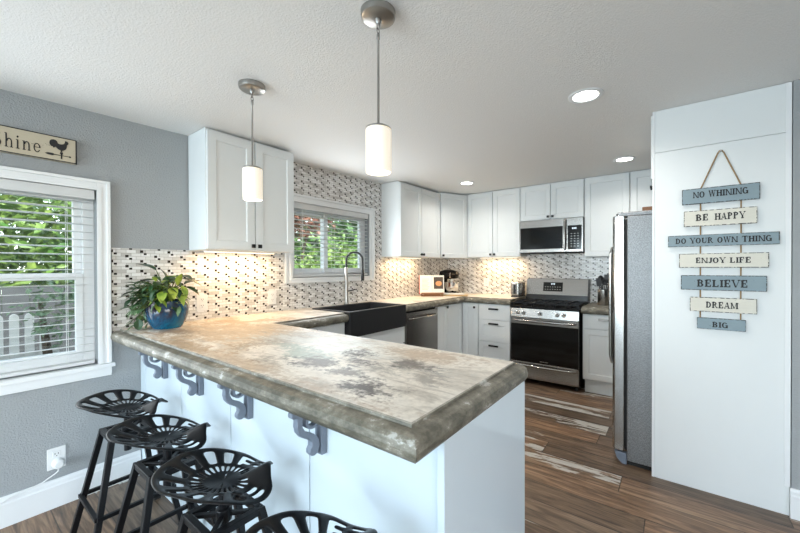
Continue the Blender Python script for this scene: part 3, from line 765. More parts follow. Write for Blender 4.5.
db = MB().box(xa+.002, xb-.002, YR, YR+.03, .062, .240).build('drawer', 'steel', r_, bevel=.003)
MB().tube([(xa+.03+(xb-xa-.06)*i/16, YR-.006-.035*math.sin(PI*i/16) ** .45 if 0 < i < 16 else YR+.002, .212) for i in range(17)], .0115, 10).build('handle', 'steel', db, smooth=True)
bg = MB().prism([(YB-.14, .858), (YB-.13, .955), (YB-.085, 1.15), (YB-.02, 1.15), (YB-.02, .858)], (xa+.006, 0, 0), EY, EZ, EX, xb-xa-.012).build('backguard', 'enamel', r_, bevel=.004)
# steel face and display of the backguard (tilted)
n_ = Vector((0, -.195, .045)).normalized(); up_ = Vector((0, .045, .195)).normalized()
def onbg(x, s__): return Vector((x, YB-.13, .955))+up_*s__+n_*.0
fc = MB().obox(onbg((xa+xb)/2, .100)+n_*.002, EX, up_, n_, (xb-xa)/2-.008, .098, .002).build('control_face', 'steel', bg, bevel=.001)
ds = MB().obox(onbg(1.53, .10)+n_*.0052, EX, up_, n_, .112, .055, .001).build('display', 'bglass', bg)
mb = MB()
for i in range(3): mb.obox(onbg(1.515+.016*i, .135)+n_*.0068, EX, up_, n_, .005, .009, .0005)
mb.build('digits', 'digits', ds)
mb = MB()
for i in range(7):
    for j in range(2): mb.obox(onbg(1.445+.028*i, .068+.03*j)+n_*.0066, EX, up_, n_, .007, .003, .0003)
mb.build('button_legends', 'nickel', ds)
# burners and grates
for (x, y) in ((1.33, 4.03), (1.33, 4.26), (1.565, 4.145), (1.80, 4.03), (1.80, 4.26)):
    MB().lathe([(.0, .022), (.030, .022), (.036, .016), (.036, .010), (.050, .008), (.052, 0)], (x, y, .858), 20).build('burner', 'black_metal', r_, smooth=True)
for (a, b) in ((1.215, 1.445), (1.450, 1.680), (1.685, 1.915)):
    mb = MB(); z = .893; ya, yb = YR+.02, YB-.155
    for x in (a, b): mb.bar((x, ya, z), (x, yb, z), .006, .007)
    for y in (ya, (ya+yb)/2, yb): mb.bar((a, y, z), (b, y, z), .006, .007)
    cx = (a+b)/2
    mb.bar((cx, ya, z+.004), (cx, yb, z+.004), .006, .008)
    for y in (ya+.13, yb-.13): mb.bar((a, y, z+.004), (b, y, z+.004), .006, .008)
    for x in (a, b):
        for y in (ya, yb): mb.bar((x, y, .858), (x, y, z), .007)
    mb.build('grate', 'black_metal', r_)

# ------------------------------------------------------------------ microwave
YM = 4.19; xa, xb = 1.19, 1.901
m_ = thing('microwave', 'stainless over the range microwave with black window', 'microwave', ((xa+xb)/2, 4.35, 1.46))
MB().box(xa, xb, YM+.02, YB-.01, 1.462, 1.842).build('microwave_body', 'enamel', m_, bevel=.003)
MB().box(xa, xb, YM, YM+.02, 1.462, 1.840).build('front_frame', 'steel', m_, bevel=.003)
MB().box(xa+.015, 1.690, YM-.004, YM-.0003, 1.500, 1.755).build('door_window', 'bglass', m_, bevel=.001)
pn = MB().box(1.742, xb-.014, YM-.004, YM-.0003, 1.487, 1.755).build('keypad', 'bglass', m_, bevel=.001)
mb = MB()
for i in range(3): mb.box(1.79+.016*i, 1.802+.016*i, YM-.0055, YM-.0042, 1.712, 1.730)
mb.build('digits', 'digits', pn)
mb = MB()
for i in range(3):
    for j in range(6): mb.box(1.775+.034*i, 1.789+.034*i, YM-.0048, YM-.0042, 1.52+.028*j, 1.525+.028*j)
mb.build('key_legends', 'nickel', pn)
MB().tube([(1.716, YM+.002, 1.49), (1.716, YM-.03, 1.50), (1.716, YM-.036, 1.55), (1.716, YM-.036, 1.77), (1.716, YM-.03, 1.815), (1.716, YM+.002, 1.825)], .0115, 10).build('handle', 'steel', m_, smooth=True)
MB().box(xa+.01, xb-.01, YM+.02, YB-.06, 1.452, 1.4615).build('vent_grille', 'gap', m_)

# ------------------------------------------------------------------ refrigerator, panel
f_ = thing('refrigerator', 'stainless refrigerator with grey stippled side left of the white panel', 'refrigerator', (2.8, 3.05, 0))
FY0, FY1 = 2.652, 3.50
MB().box(2.457, 3.18, FY0, FY1, .03, 1.618).build('fridge_body', 'stipple', f_, bevel=.004)
MB().box(2.442, 2.4565, FY0+.02, FY1-.02, .09, 1.60).build('door_gasket', 'rubber', f_)
for a, b, hy in ((FY0, 3.07, 3.035), (3.078, FY1, 3.113)):
    poly = [(2.441, a), (2.441, b), (2.385, b), (2.372, b-.03), (2.366, (a+b)/2), (2.372, a+.03), (2.385, a)]
    d = MB().prism(poly, (0, 0, .085), EX, EY, EZ, 1.54).build('door', 'steel', f_, bevel=.004, smooth=True)
    MB().tube([(2.37, hy, .55), (2.325, hy, .57), (2.315, hy, .62), (2.312, hy, 1.0), (2.315, hy, 1.38), (2.325, hy, 1.43), (2.37, hy, 1.45)], .012, 10).build('handle', 'steel', d, smooth=True)
MB().box(2.40, 2.60, FY0+.01, FY0+.10, 1.619, 1.648).build('hinge_cover', 'stipple', f_, bevel=.006)
MB().lathe([(.014, 0), (.014, .016), (0, .018)], (2.405, FY0+.04, 1.626), 12).build('hinge_pin', 'dark', f_, smooth=True)
MB().prism([(2.385, .075), (2.455, .075), (2.455, .0), (2.43, .0), (2.40, .03)], (0, FY0+.004, 0), EX, EZ, EY, .03).build('foot_cover', 'bracket', f_, bevel=.003)
MB().box(2.46, 3.17, FY0+.02, FY1-.02, .0, .03).build('base_grille', 'gap', f_)
tag(MB().box(2.53, 2.78, 2.80, 2.98, 1.6195, 1.69).build('wooden_box', 'wood_brown', bevel=.003), 'small brown wooden box on top of the refrigerator', 'box')
p_ = thing('tall_end_panel', 'tall white side panel carrying the hanging plank sign', 'panel', (2.9, 2.6, 0))
ztp = ceil_z(2.9, 2.6)-.002
MB().box(2.606, 3.186, 2.605, 2.628, .0, 1.982).build('lower_panel', 'cab', p_, bevel=.001)
MB().box(2.606, 3.186, 2.605, 2.628, 1.984, ztp).build('upper_panel', 'cab', p_, bevel=.001)
MB().box(2.594, 2.6055, 2.602, 2.630, .0, ztp).build('edge_strip', 'trim', p_, bevel=.001)
MB().box(3.166, 3.188, 2.6005, 2.6045, .151, ztp).build('scribe_strip', 'trim', p_, bevel=.001)

# ------------------------------------------------------------------ lettering
def glyph(ch):
    """strokes in a box of height 1: (width, [polygons])"""
    P = []; k, h = .27, .13     # thick and hairline strokes, serif thickness
    def V(x, t_=k, y0=0, y1=1, s=True):
        P.append([(x, y0), (x+t_, y0), (x+t_, y1), (x, y1)])
        if s:
            e = .09
            if y0 == 0: P.append([(x-e, 0), (x+t_+e, 0), (x+t_+e, h), (x-e, h)])
            if y1 == 1: P.append([(x-e, 1-h), (x+t_+e, 1-h), (x+t_+e, 1), (x-e, 1)])
    def Hh(x0, x1, y, t_=h): P.append([(x0, y), (x1, y), (x1, y+t_), (x0, y+t_)])
    def D(x0, y0, x1, y1, t_): P.append([(x0, y0), (x0+t_, y0), (x1+t_, y1), (x1, y1)])
    def A(cx, cy, rx, ry, a0, a1, tx=k, ty=h, n=12):
        for i in range(n):
            a, b = math.radians(a0+(a1-a0)*i/n), math.radians(a0+(a1-a0)*(i+1)/n)
            P.append([(cx+rx*math.cos(a), cy+ry*math.sin(a)), (cx+rx*math.cos(b), cy+ry*math.sin(b)), (cx+(rx-tx)*math.cos(b), cy+(ry-ty)*math.sin(b)), (cx+(rx-tx)*math.cos(a), cy+(ry-ty)*math.sin(a))])
    if ch == 'N': V(.1, h*1.2); V(.93, h*1.2); D(.1, 1, .80, 0, .2); w_ = 1.12
    elif ch == 'O': A(.52, .5, .5, .52, 0, 360, k, h, 24); w_ = 1.06
    elif ch == 'W': D(.05, 1, .33, 0, .19); D(.62, 1, .36, 0, .08); D(.58, 1, .86, 0, .19); D(1.16, 1, .90, 0, .08); Hh(-.02, .33, .925); Hh(.5, .85, .925); Hh(1.02, 1.32, .925); w_ = 1.32
    elif ch == 'H': V(.1); V(.74); Hh(.25, .78, .47); w_ = 1.04
    elif ch == 'I': V(.1); w_ = .42
    elif ch == 'G': A(.52, .5, .5, .52, 40, 330, k, h, 20); V(.76, k*.9, .0, .42, False); Hh(.62, 1.02, .40); w_ = 1.08
    elif ch in 'BPRD':
        V(.1)
        if ch == 'D': A(.40, .5, .56, .5, -90, 90, k, h, 16); Hh(.2, .42, 0); Hh(.2, .42, .925); w_ = 1.02
        else:
            A(.48, .745, .36, .255, -90, 90, k*.95, h, 12); Hh(.2, .5, .925); Hh(.2, .5, .49); w_ = .92
            if ch == 'B': A(.50, .275, .40, .275, -90, 90, k, h, 12); Hh(.2, .52, 0); w_ = .98
            if ch == 'R': D(.44, .5, .82, 0, .2); Hh(.8, 1.06, 0); w_ = 1.08
    elif ch in 'EFL':
        V(.1); e = .82
        if ch in 'EF': Hh(.2, e, .925); Hh(.2, .62, .47); P.append([(e-h, .68), (e, .68), (e, 1), (e-h, 1)]); P.append([(.58, .36), (.64, .36), (.64, .64), (.58, .64)])
        if ch in 'EL': Hh(.2, e+.03, 0); P.append([(e-h+.03, 0), (e+.03, 0), (e+.03, .32), (e-h+.03, .32)])
        w_ = .92
    elif ch == 'A': D(.08, 0, .47, 1, .075); D(.44, 1, .74, 0, .21); Hh(.24, .82, .28); Hh(-.04, .27, 0); Hh(.64, 1.05, 0); P.append([(.44, 1), (.65, 1), (.56, 1.02)]); w_ = 1.04
    elif ch == 'Y': D(.03, 1, .42, .42, .22); D(.92, 1, .55, .42, .08); V(.42, k, 0, .46); P.append([(.33, 0), (.70, 0), (.70, h), (.33, h)]); Hh(-.06, .36, .925); Hh(.76, 1.08, .925); w_ = 1.02
    elif ch == 'T': V(.42); Hh(.02, 1.0, .925); P.append([(.02, .68), (.08, .68), (.08, 1), (.02, 1)]); P.append([(.94, .68), (1.0, .68), (1.0, 1), (.94, 1)]); w_ = 1.04
    elif ch == 'U': V(.1, k, .28, 1); V(.84, .08, .28, 1); A(.51, .30, .41, .31, 180, 360, k*.8, h, 12); w_ = 1.04
    elif ch == 'J': V(.38, k, .2, 1); A(.31, .22, .26, .23, 180, 360, k*.9, h, 10); w_ = .70
    elif ch == 'V': D(.04, 1, .42, 0, .2); D(.90, 1, .50, 0, .08); Hh(-.05, .36, .925); Hh(.76, 1.08, .925); w_ = 1.02
    elif ch == 'M': V(.1, h*1.2); D(.1, 1, .52, .05, .19); D(.98, 1, .60, .05, .08); V(1.0, k); w_ = 1.32
    elif ch == 'S': A(.33, .745, .30, .255, 30, 255, .10, h, 12); A(.33, .26, .32, .26, -150, 95, .10, h, 14); D(.12, .60, .48, .36, .14); w_ = .72
    elif ch == 'h': P.append([(.06, 0), (.17, 0), (.17, 1), (.06, 1)]); A(.33, .42, .21, .24, 0, 180, .10, .07, 10); P.append([(.44, 0), (.54, 0), (.54, .44), (.44, .44)]); Hh(0, .24, 0, .05); Hh(.38, .60, 0, .05); Hh(.0, .1, .95, .05); w_ = .64
    elif ch == 'i': P.append([(.08, 0), (.19, 0), (.19, .66), (.08, .66)]); Hh(0, .27, 0, .05); Hh(.01, .1, .61, .05); A(.135, .86, .075, .075, 0, 360, .074, .074, 10); w_ = .33
    elif ch == 'n': P.append([(.06, 0), (.17, 0), (.17, .66), (.06, .66)]); A(.33, .42, .21, .24, 0, 180, .10, .07, 10); P.append([(.44, 0), (.54, 0), (.54, .44), (.44, .44)]); Hh(0, .24, 0, .05); Hh(.38, .60, 0, .05); Hh(.0, .1, .61, .05); w_ = .64
    elif ch == 'e': A(.30, .33, .27, .34, 0, 330, .10, .06, 16); Hh(.06, .55, .34, .05); w_ = .60
    else: w_ = .55
    return w_, P
def lettering(text, x0, x1, zb, h, o, u, n, parent, gap=.10, space=.62, name='lettering', thick=.0012):
    """text between x0 and x1 along u at height zb; o is the origin on the surface"""
    run = []; x = 0
    for ch in text:
        if ch == ' ': x += space; continue
        w_, P = glyph(ch); run.append((x, P)); x += w_+gap
    sx = (x1-x0)/(x-gap); mb = MB(); k = 0
    for xo, P in run:
        for poly in P:
            k += 1
            mb.prism([(x0+(xo+a)*sx, zb+b*h) for a, b in poly], Vector(o), u, EZ, n, thick+.00002*(k % 9))
    return mb.build(name, 'ink', parent)

# hanging plank sign
sg = thing('hanging_plank_sign', 'hanging sign of seven blue grey and cream planks strung on rope', 'sign', (2.91, 2.59, .93))
YS = 2.586
planks = [(2.739, 3.069, 1.650, 1.738, 'plank_blue', [('NO WHINING', 2.789, 3.024, 1.684, .034)]),
          (2.748, 3.058, 1.522, 1.611, 'plank_cream', [('BE', 2.802, 2.858, 1.552, .036), ('HAPPY', 2.885, 3.011, 1.552, .036)]),
          (2.673, 3.144, 1.407, 1.472, 'plank_blue', [('DO YOUR OWN THING', 2.709, 3.115, 1.424, .031)]),
          (2.726, 3.104, 1.285, 1.365, 'plank_cream', [('ENJOY LIFE', 2.802, 3.035, 1.311, .030)]),
          (2.735, 3.097, 1.157, 1.241, 'plank_blue', [('BELIEVE', 2.808, 3.023, 1.176, .040)]),
          (2.777, 3.059, 1.035, 1.116, 'plank_cream', [('DREAM', 2.848, 2.984, 1.058, .034)]),
          (2.809, 3.016, .937, 1.000, 'plank_blue', [('BIG', 2.876, 2.944, .950, .030)])]
rnd = random.Random(4)
for (x0, x1, z0, z1, mt, tx) in planks:
    pk = MB().box(x0, x1, YS, YS+.012, z0, z1).build('plank', mt, sg, bevel=.0015)
    for (s, a, b, zb, h) in tx: lettering(s, a, b, zb, h, (0, YS-.0002, 0), EX, -EY, pk)
rl, rr = 2.824, 2.996
def side(x): return [(x, YS+.0125+.004, 1.738), (x, YS+.0165-.001, .955)]
mb = MB().tube([(rl, YS+.0135, .955), (rl, YS+.0135, 1.735), (2.898, YS+.012, 1.925), (2.905, YS+.012, 1.937), (2.911, YS+.012, 1.940), (2.917, YS+.012, 1.937), (2.924, YS+.012, 1.925), (rr, YS+.0135, 1.735), (rr, YS+.0135, .955)], .0036, 8)
mb.build('rope', 'rope', sg, smooth=True)
MB().lathe([(.0, -.012), (.0045, -.010), (.0025, 0), (.0025, .012)], (2.911, 2.5925, 1.934), 10, 'y').build('nail', 'nickel', sg, smooth=True)

# rooster sign
rs_ = thing('rooster_sign', 'tan wooden sign lettered Shine with a rooster weather vane', 'sign', (.01, .1, 1.87))
MB().box(.001, .026, -.55, .470, 1.868, 1.999).build('sign_board', 'sign_tan', rs_, bevel=.002)
mb = MB()
mb.box(.0265, .0275, -.55, .470, 1.868, 1.8725).box(.0265, .0275, -.55, .470, 1.9945, 1.999).box(.0265, .0275, .4655, .470, 1.8725, 1.9945)
mb.box(.0005, .0255, .4705, .4715, 1.868, 1.999)
mb.build('sign_border', 'ink', rs_)
OS = (.0262, 0, 0)
lettering('Shine', .168, .333, 1.896, .070, OS, EY, EX, rs_, gap=.16)
ro = [(.372, .012), (.366, .020), (.364, .030), (.366, .040), (.372, .047), (.380, .050), (.389, .048), (.394, .042), (.396, .034), (.402, .030), (.412, .031), (.420, .036), (.424, .044), (.4235, .050), (.426, .054), (.4285, .050), (.431, .0545), (.433, .049), (.436, .050), (.4365, .044), (.440, .041), (.436, .039),
      (.4355, .034), (.432, .033), (.432, .026), (.430, .014), (.425, .005), (.418, -.001), (.413, -.003), (.413, -.010), (.406, -.010), (.407, -.003), (.398, .001), (.391, .008), (.388, .013), (.384, .006), (.382, .011), (.379, .004), (.377, .012)]
mb = MB().prism([(a, 1.930+b) for a, b in ro], Vector(OS), EY, EZ, EX, .0012)
mb.prism([(.347, 1.9005), (.358, 1.906), (.376, 1.9065), (.384, 1.903), (.446, 1.901), (.446, 1.8985), (.384, 1.8985), (.376, 1.894), (.358, 1.895)], Vector(OS), EY, EZ, EX, .0013)
mb.prism([(.4055, 1.9185), (.4145, 1.9185), (.4165, 1.910), (.413, 1.905), (.413, 1.882), (.407, 1.882), (.407, 1.905), (.4035, 1.910)], Vector(OS), EY, EZ, EX, .0014)
mb.prism([(.440, 1.899+.005*math.sin(a*PI/5)) if False else (.443+.0045*math.cos(a*PI/5), 1.8998+.0045*math.sin(a*PI/5)) for a in range(10)], Vector(OS), EY, EZ, EX, .0015)
mb.build('rooster_vane', 'ink', rs_)

# ------------------------------------------------------------------ outlets
def outlet(lab, loc, n, u, dims=(.072, .115), grp='white wall outlets'):
    o = thing('wall_outlet', lab, 'outlet', loc, grp); L = Vector(loc); n = Vector(n); u = Vector(u)
    MB().obox(L+n*.003, u, EZ, n, dims[0]/2, dims[1]/2, .003).build('cover_plate', 'white_plastic', o, bevel=.002)
    for dz in (.022, -.022):
        q = L+EZ*dz+n*.0068
        f = MB().obox(q, u, EZ, n, .016, .0145, .0012).build('socket', 'white_plastic', o, bevel=.003)
        mb = MB()
        for du in (-.0063, .0063): mb.obox(q+u*du+EZ*.003+n*.0014, u, EZ, n, .0013, .0042, .0004)
        mb.obox(q-EZ*.008+n*.0014, u, EZ, n, .002, .002, .0004)
        mb.build('slots', 'ink', f)
    return o
outlet('white wall outlet with a plug in it, low on the grey wall', (.0005, .383, .263), EX, EY)
outlet('white outlet on the tile between the potted plant and sink window', (.0085, 1.655, 1.045), EX, EY)
outlet('white outlet on the tile just right of the plant pot', (.0085, 1.115, 1.045), EX, EY)
outlet('white outlet on the back tile right of the stand mixer', (.62, YB-.0085, 1.085), -EY, EX)
pl = thing('plug_adapter', 'white round plug adapter with a cord in the low wall outlet', 'charger', (.01, .386, .235))
MB().lathe([(.0, .040), (.016, .040), (.023, .034), (.025, .02), (.025, .0)], (.0095, .386, .238), 22, 'x').build('plug_body', 'white_plastic', pl, smooth=True)
MB().tube([(.035, .386, .216), (.034, .384, .20), (.028, .372, .188), (.024, .350, .175), (.021, .327, .161), (.020, .30, .1555), (.0215, .24, .150), (.022, .17, .128), (.022, .10, .09), (.023, .03, .04), (.03, -.05, .006), (.06, -.3, .005)], .003, 8).build('cord', 'white_plastic', pl, smooth=True)

# ------------------------------------------------------------------ pendants, downlights, strips
def pendant(lab, x, y):
    zc = ceil_z(x, y)-.001; p = thing('pendant_lamp', lab, 'pendant lamp', (x, y, zc), 'pendant lamps over the peninsula')
    MB().lathe([(.0, -.027), (.052, -.027), (.060, -.022), (.062, -.012), (.062, 0)], (x, y, zc), 36).build('canopy', 'nickel', p, smooth=True)
    mb = MB().lathe([(.011, -.027), (.011, -.036), (.006, -.044), (0, -.044)], (x, y, zc), 14)
    for dz, ax in ((-.052, 0), (-.068, 1)):
        mb.tube([(x+(.0065*math.cos(a*PI/6) if ax == 0 else 0), y+(.0065*math.cos(a*PI/6) if ax else 0), zc+dz+.010*math.sin(a*PI/6)) for a in range(12)], .0018, 6, closed=True)
    mb.build('hook', 'nickel', p, smooth=True)
    zs = 1.786
    MB().lathe([(.003, zc-.074), (.006, zc-.080), (.006, zc-.096), (.0042, zc-.100), (.0042, zs+.016), (.009, zs+.010)], (x, y, 0), 12).build('stem', 'nickel', p, smooth=True)
    MB().lathe([(.0, .012), (.016, .012), (.036, .006), (.045, .001), (.045, -.004)], (x, y, zs), 28).build('shade_cap', 'nickel', p, smooth=True)
    MB().lathe([(.044, -.003), (.0455, -.008), (.0455, -.150), (.0435, -.157), (.0405, -.157), (.0405, -.150), (.0405, -.006)], (x, y, zs), 36).build('lamp_shade', 'shade', p, smooth=True)
    MB().lathe([(0, -.128), (.0395, -.128)], (x, y, zs), 28).build('bulb_glow', 'shade_bottom', p, smooth=True)
    l = lamp('pendant_light', 'POINT', (0, 0, 0), (0, 0, 0), 2.0, (1, .84, .62)); l.data.shadow_soft_size = .04; l.parent = p; l.location = (0, 0, zs-.20-zc)
    return p
pendant('nickel pendant lamp with white glass shade hanging nearer the end of the peninsula', 1.85, .94)
pendant('nickel pendant lamp with white glass shade hanging in front of the left upper cabinet', 1.007, .94)
def downlight(lab, x, y):
    zc = ceil_z(x, y); p = thing('recessed_light', lab, 'ceiling light', (x, y, zc), 'recessed ceiling lights')
    MB().lathe([(.088, 0), (.088, -.004), (.080, -.008), (.066, -.006), (.062, -.001)], (x, y, zc), 36).build('trim_ring', 'trim', p, smooth=True)
    MB().lathe([(0, -.0025), (.0625, -.0025)], (x, y, zc), 32).build('lens', 'can', p)
    l = lamp('downlight_light', 'AREA', (0, 0, 0), (0, 0, 0), 5, (1, .95, .88), .11); l.data.shape = 'DISK'; l.data.spread = math.radians(150); l.parent = p; l.location = (0, 0, -.012)
downlight('round recessed ceiling light nearest the camera', 2.31, 2.11)
downlight('round recessed ceiling light in front of the refrigerator top, near the range', 2.34, 3.68)
downlight('round recessed ceiling light near the corner cabinet', .78, 3.62)
def strip(lab, x0, x1, y0, y1, z, e):
    p = thing('under_cabinet_light', lab, 'cabinet light', ((x0+x1)/2, (y0+y1)/2, z), 'under cabinet lights')
    MB().box(x0, x1, y0, y1, z-.010, z-.0005).build('housing', 'white_plastic', p)
    MB().box(x0+.003, x1-.003, y0+.003, y1-.003, z-.013, z-.0102).build('diffuser', 'strip', p)
    l = lamp('strip_light', 'AREA', (0, 0, 0), (0, 0, 0), e*.72, (1, .66, .34), x1-x0, y1-y0); l.parent = p; l.location = (0, 0, -.016)
strip('lit warm light bar under the left upper cabinet', .10, .14, 1.09, 1.60, ZU, 5.0)
strip('lit warm light bar under the cabinet right of the sink window', .10, .14, 3.10, 3.62, ZU, 4.5)
strip('lit warm light bar under the cabinet left of the microwave', .60, 1.12, 4.33, 4.37, ZU+.01, 5.0)

# ------------------------------------------------------------------ bar stools
def stool():
    st = thing('bar_stool', 'x', 'stool', (0, 0, 0), 'black tractor seat bar stools')
    zf = .50; hs, hb = .078, .172
    # tractor seat: polar grid, front at +y
    NS = 56; rad = [0.0, .12, .26, .33, .41, .50, .57, .65, .73, .81, .88, 1.0]
    def bound(a):   # a measured from +y
        a = abs((a+PI) % (2*PI)-PI); d = math.degrees(a)
        K = [(0, .140), (15, .146), (28, .168), (38, .168), (56, .160), (85, .158), (120, .170), (150, .186), (180, .192)]
        for (p, r0), (q, r1) in zip(K, K[1:]):
            if d <= q:
                f = (d-p)/(q-p); f = f*f*(3-2*f); return r0+(r1-r0)*f
        return .178
    def hgt(a, f):
        a = abs((a+PI) % (2*PI)-PI); d = math.degrees(a)
        back = .5-.5*math.cos(math.radians(max(0, min(180, (d-40)*1.7))))
        z = .066*back*f**1.8
        if d < 36: z += .038*(math.cos(math.radians(d*5))*.5+.5)*max(0, (f-.36)/.64)**1.0
        lobe = math.exp(-((d-42)/22)**2); z -= .020*lobe*f**2.5
        if f >= .99: z -= .004
        return z
    mb = MB(); vs = []
    for j, f in enumerate(rad):
        ring = []
        for i in range(NS):
            a = 2*PI*i/NS; r = bound(a)*f
            if j == 0: continue
            ring.append(mb.bm.verts.new((math.sin(a)*r, math.cos(a)*r, hgt(a, f))))
        vs.append(ring)
    c0 = mb.bm.verts.new((0, 0, 0))
    for i in range(NS): mb.bm.faces.new((c0, vs[1][(i+1) % NS], vs[1][i]))
    for j in range(1, len(rad)-1):
        for i in range(NS):
            d = abs(((360*(i+.5)/NS)+180) % 360-180); hole = False
            if d > 14 and j in (3, 4) and i % 2 == 0: hole = True                 # inner ring of slits
            if d > 62 and j in (6, 7, 8, 9) and i % 4 in (1, 2): hole = True            # long slots of the back
            if 24 < d <= 62 and j in (7, 9) and i % 4 in (1, 2, 3): hole = True        # cross slots of the thigh lobes
            if j == 1 and i in (14, 42): hole = True
            if hole: continue
            mb.bm.faces.new((vs[j][i], vs[j][(i+1) % NS], vs[j+1][(i+1) % NS], vs[j+1][i]))
    for v in mb.bm.verts: v.co.z += .603
    so = mb.build('seat', 'black_metal', st, smooth=True)
    m = so.modifiers.new('solid', 'SOLIDIFY'); m.thickness = .007; m.offset = 0
    m = so.modifiers.new('subd', 'SUBSURF'); m.levels = 1; m.render_levels = 1
    MB().lathe([(.045, .592), (.045, .598), (.03, .600), (.0, .600)], (0, 0, 0), 18).lathe([(0, .40), (.015, .40), (.015, .592), (.0, .592)], (0, 0, 0), 14).build('screw_post', 'black_metal', st, smooth=True)
    mb = MB()
    cs = [(-hs, -hs), (hs, -hs), (hs, hs), (-hs, hs)]
    for i in range(4):
        a, b = cs[i], cs[(i+1) % 4]; mb.bar((*a, zf), (*b, zf), .011)
    mb.bar((-hs, -hs, zf), (hs, hs, zf), .008, .006); mb.bar((hs, -hs, zf), (-hs, hs, zf), .008, .006)
    mb.lathe([(.024, zf-.02), (.024, zf+.02)], (0, 0, 0), 14)
    mb.build('top_frame', 'black_metal', st, bevel=.002)
    for (sx, sy) in ((-1, -1), (1, -1), (1, 1), (-1, 1)):
        lg = MB().bar((sx*hs, sy*hs, zf+.008), (sx*hb, sy*hb, .004), .0115, up=(1, 0, 0)).build('leg', 'black_metal', st, bevel=.002)
        MB().box(sx*hb-.015, sx*hb+.015, sy*hb-.015, sy*hb+.015, 0, .012).build('foot_cap', 'rubber', lg, bevel=.003)
    mb = MB(); z = .195; hf = hs+(hb-hs)*(1-z/zf)+.012
    cs = [(-hf, -hf), (hf, -hf), (hf, hf), (-hf, hf)]
    for i in range(4): mb.bar((*cs[i], z), (*cs[(i+1) % 4], z), .0085)
    mb.build('footrest', 'black_metal', st, bevel=.002)
    return st
st = stool()
sl = ['black tractor seat stool nearest the grey wall', 'black tractor seat stool second from the grey wall', 'black tractor seat stool third from the wall, its whole seat in view', 'black tractor seat stool nearest the camera, cut off by the bottom edge']
for i, (x, y, rz) in enumerate(((.540, .555, -.66), (1.045, .553, -.52), (1.535, .545, -.57), (2.045, .520, -.52))):
    c = st if i == 0 else dup(st, None, sl[i])
    c['label'] = sl[i]; c.location = (x, y, 0)
    if i == 0: st_rz = rz
    for q in kids(c):
        if q.name.startswith('seat'): q.rotation_euler = (0, 0, rz)

# ------------------------------------------------------------------ plant
px_, py_ = .185, .845
pt = thing('potted_plant', 'leafy green plant in a round blue glazed pot on the counter', 'plant', (px_, py_, ZTOP))
MB().lathe([(.0, 0), (.072, 0), (.078, .006), (.098, .045), (.110, .085), (.112, .115), (.106, .142), (.098, .158), (.100, .168), (.093, .170), (.090, .158), (.091, .14)], (px_, py_, ZTOP), 40).build('pot', 'glaze', pt, smooth=True)
MB().lathe([(0, .150), (.0905, .147)], (px_, py_, ZTOP), 24).build('soil', 'soil', pt)
def leaf(mb, base, d, up, L, W, curl=.25):
    d = Vector(d).normalized(); sdv = d.cross(Vector(up))
    sdv = sdv.normalized() if sdv.length > .05 else d.orthogonal().normalized()
    u = sdv.cross(d).normalized(); prof = [(0, .04), (.15, .55), (.35, .95), (.55, .9), (.75, .6), (.92, .2), (1, .0)]
    prev = None
    for f, w_ in prof:
        c = Vector(base)+d*L*f+u*(-curl*L*f*f); a = [c-sdv*W*w_+u*W*w_*.35, c, c+sdv*W*w_+u*W*w_*.35]
        cur = []
        for q in a:
            q.x = max(q.x, .014)
            if (Vector((q.x-px_, q.y-py_))).length < .12: q.z = max(q.z, ZTOP+.005)
            q.z = max(q.z, ZTOP+.004)
            cur.append(mb.bm.verts.new(q))
        if prev:
            for k in (0, 1): mb.bm.faces.new((prev[k], prev[k+1], cur[k+1], cur[k]))
        prev = cur
rnd = random.Random(21)
VX = Vector((.81, .59, 0)); VT = Vector((.59, -.81, 0))   # sideways / toward the open room
top = Vector((px_, py_, ZTOP+.16))
mbd, mbl, mbm, mbs = MB(), MB(), MB(), MB()
def sprig(mb, off, hgt_, d, L, W, curl=.25):
    b = top+VX*off[0]+VT*off[1]+EZ*hgt_
    mbs.tube([top+VX*off[0]*.25+VT*off[1]*.25-EZ*.012, top.lerp(b, .6)+EZ*.02, b], .0025, 5)
    dd = VX*d[0]+VT*d[1]+EZ*d[2]; leaf(mb, b, dd, EZ, L, W, curl)
# big dark leaves as seen in the photo
for a in [((-.05, .02), .19, (-.75, .1, .50), .125, .036), ((-.06, .0), .13, (-1, .1, .10), .12, .032), ((.06, .0), .15, (.75, .1, .10), .105, .040), ((.07, -.03), .14, (.9, -.2, -.15), .12, .035), ((.10, -.01), .09, (1, .1, -.25), .11, .024), ((-.05, .05), .05, (-.9, .5, -.4), .10, .034), ((.02, .06), .12, (.2, .9, .0), .09, .036),
          ((.0, .0), .13, (-.2, .1, 1.), .08, .028), ((-.03, -.05), .10, (-.3, -.7, .7), .11, .036), ((.05, -.08), .10, (.4, -.8, .4), .11, .036)]: sprig(mbd, *a)
for a in [((.0, .02), .15, (.8, .1, .15), .11, .022), ((.035, .085), .07, (.3, .6, -.55), .085, .027), ((.075, .07), .09, (.6, .5, -.6), .085, .028), ((.03, .10), .03, (-.5, .6, -.3), .07, .020), ((.10, .05), .06, (.75, .4, -.7), .10, .022), ((-.03, .08), .075, (-.9, .4, .1), .07, .016), ((.085, .03), .10, (.4, .3, .9), .10, .020), ((.0, .09), .0, (.6, .5, -.5), .075, .018), ((.11, .03), .10, (.7, .3, -.9), .09, .022)]: sprig(mbl, *a)
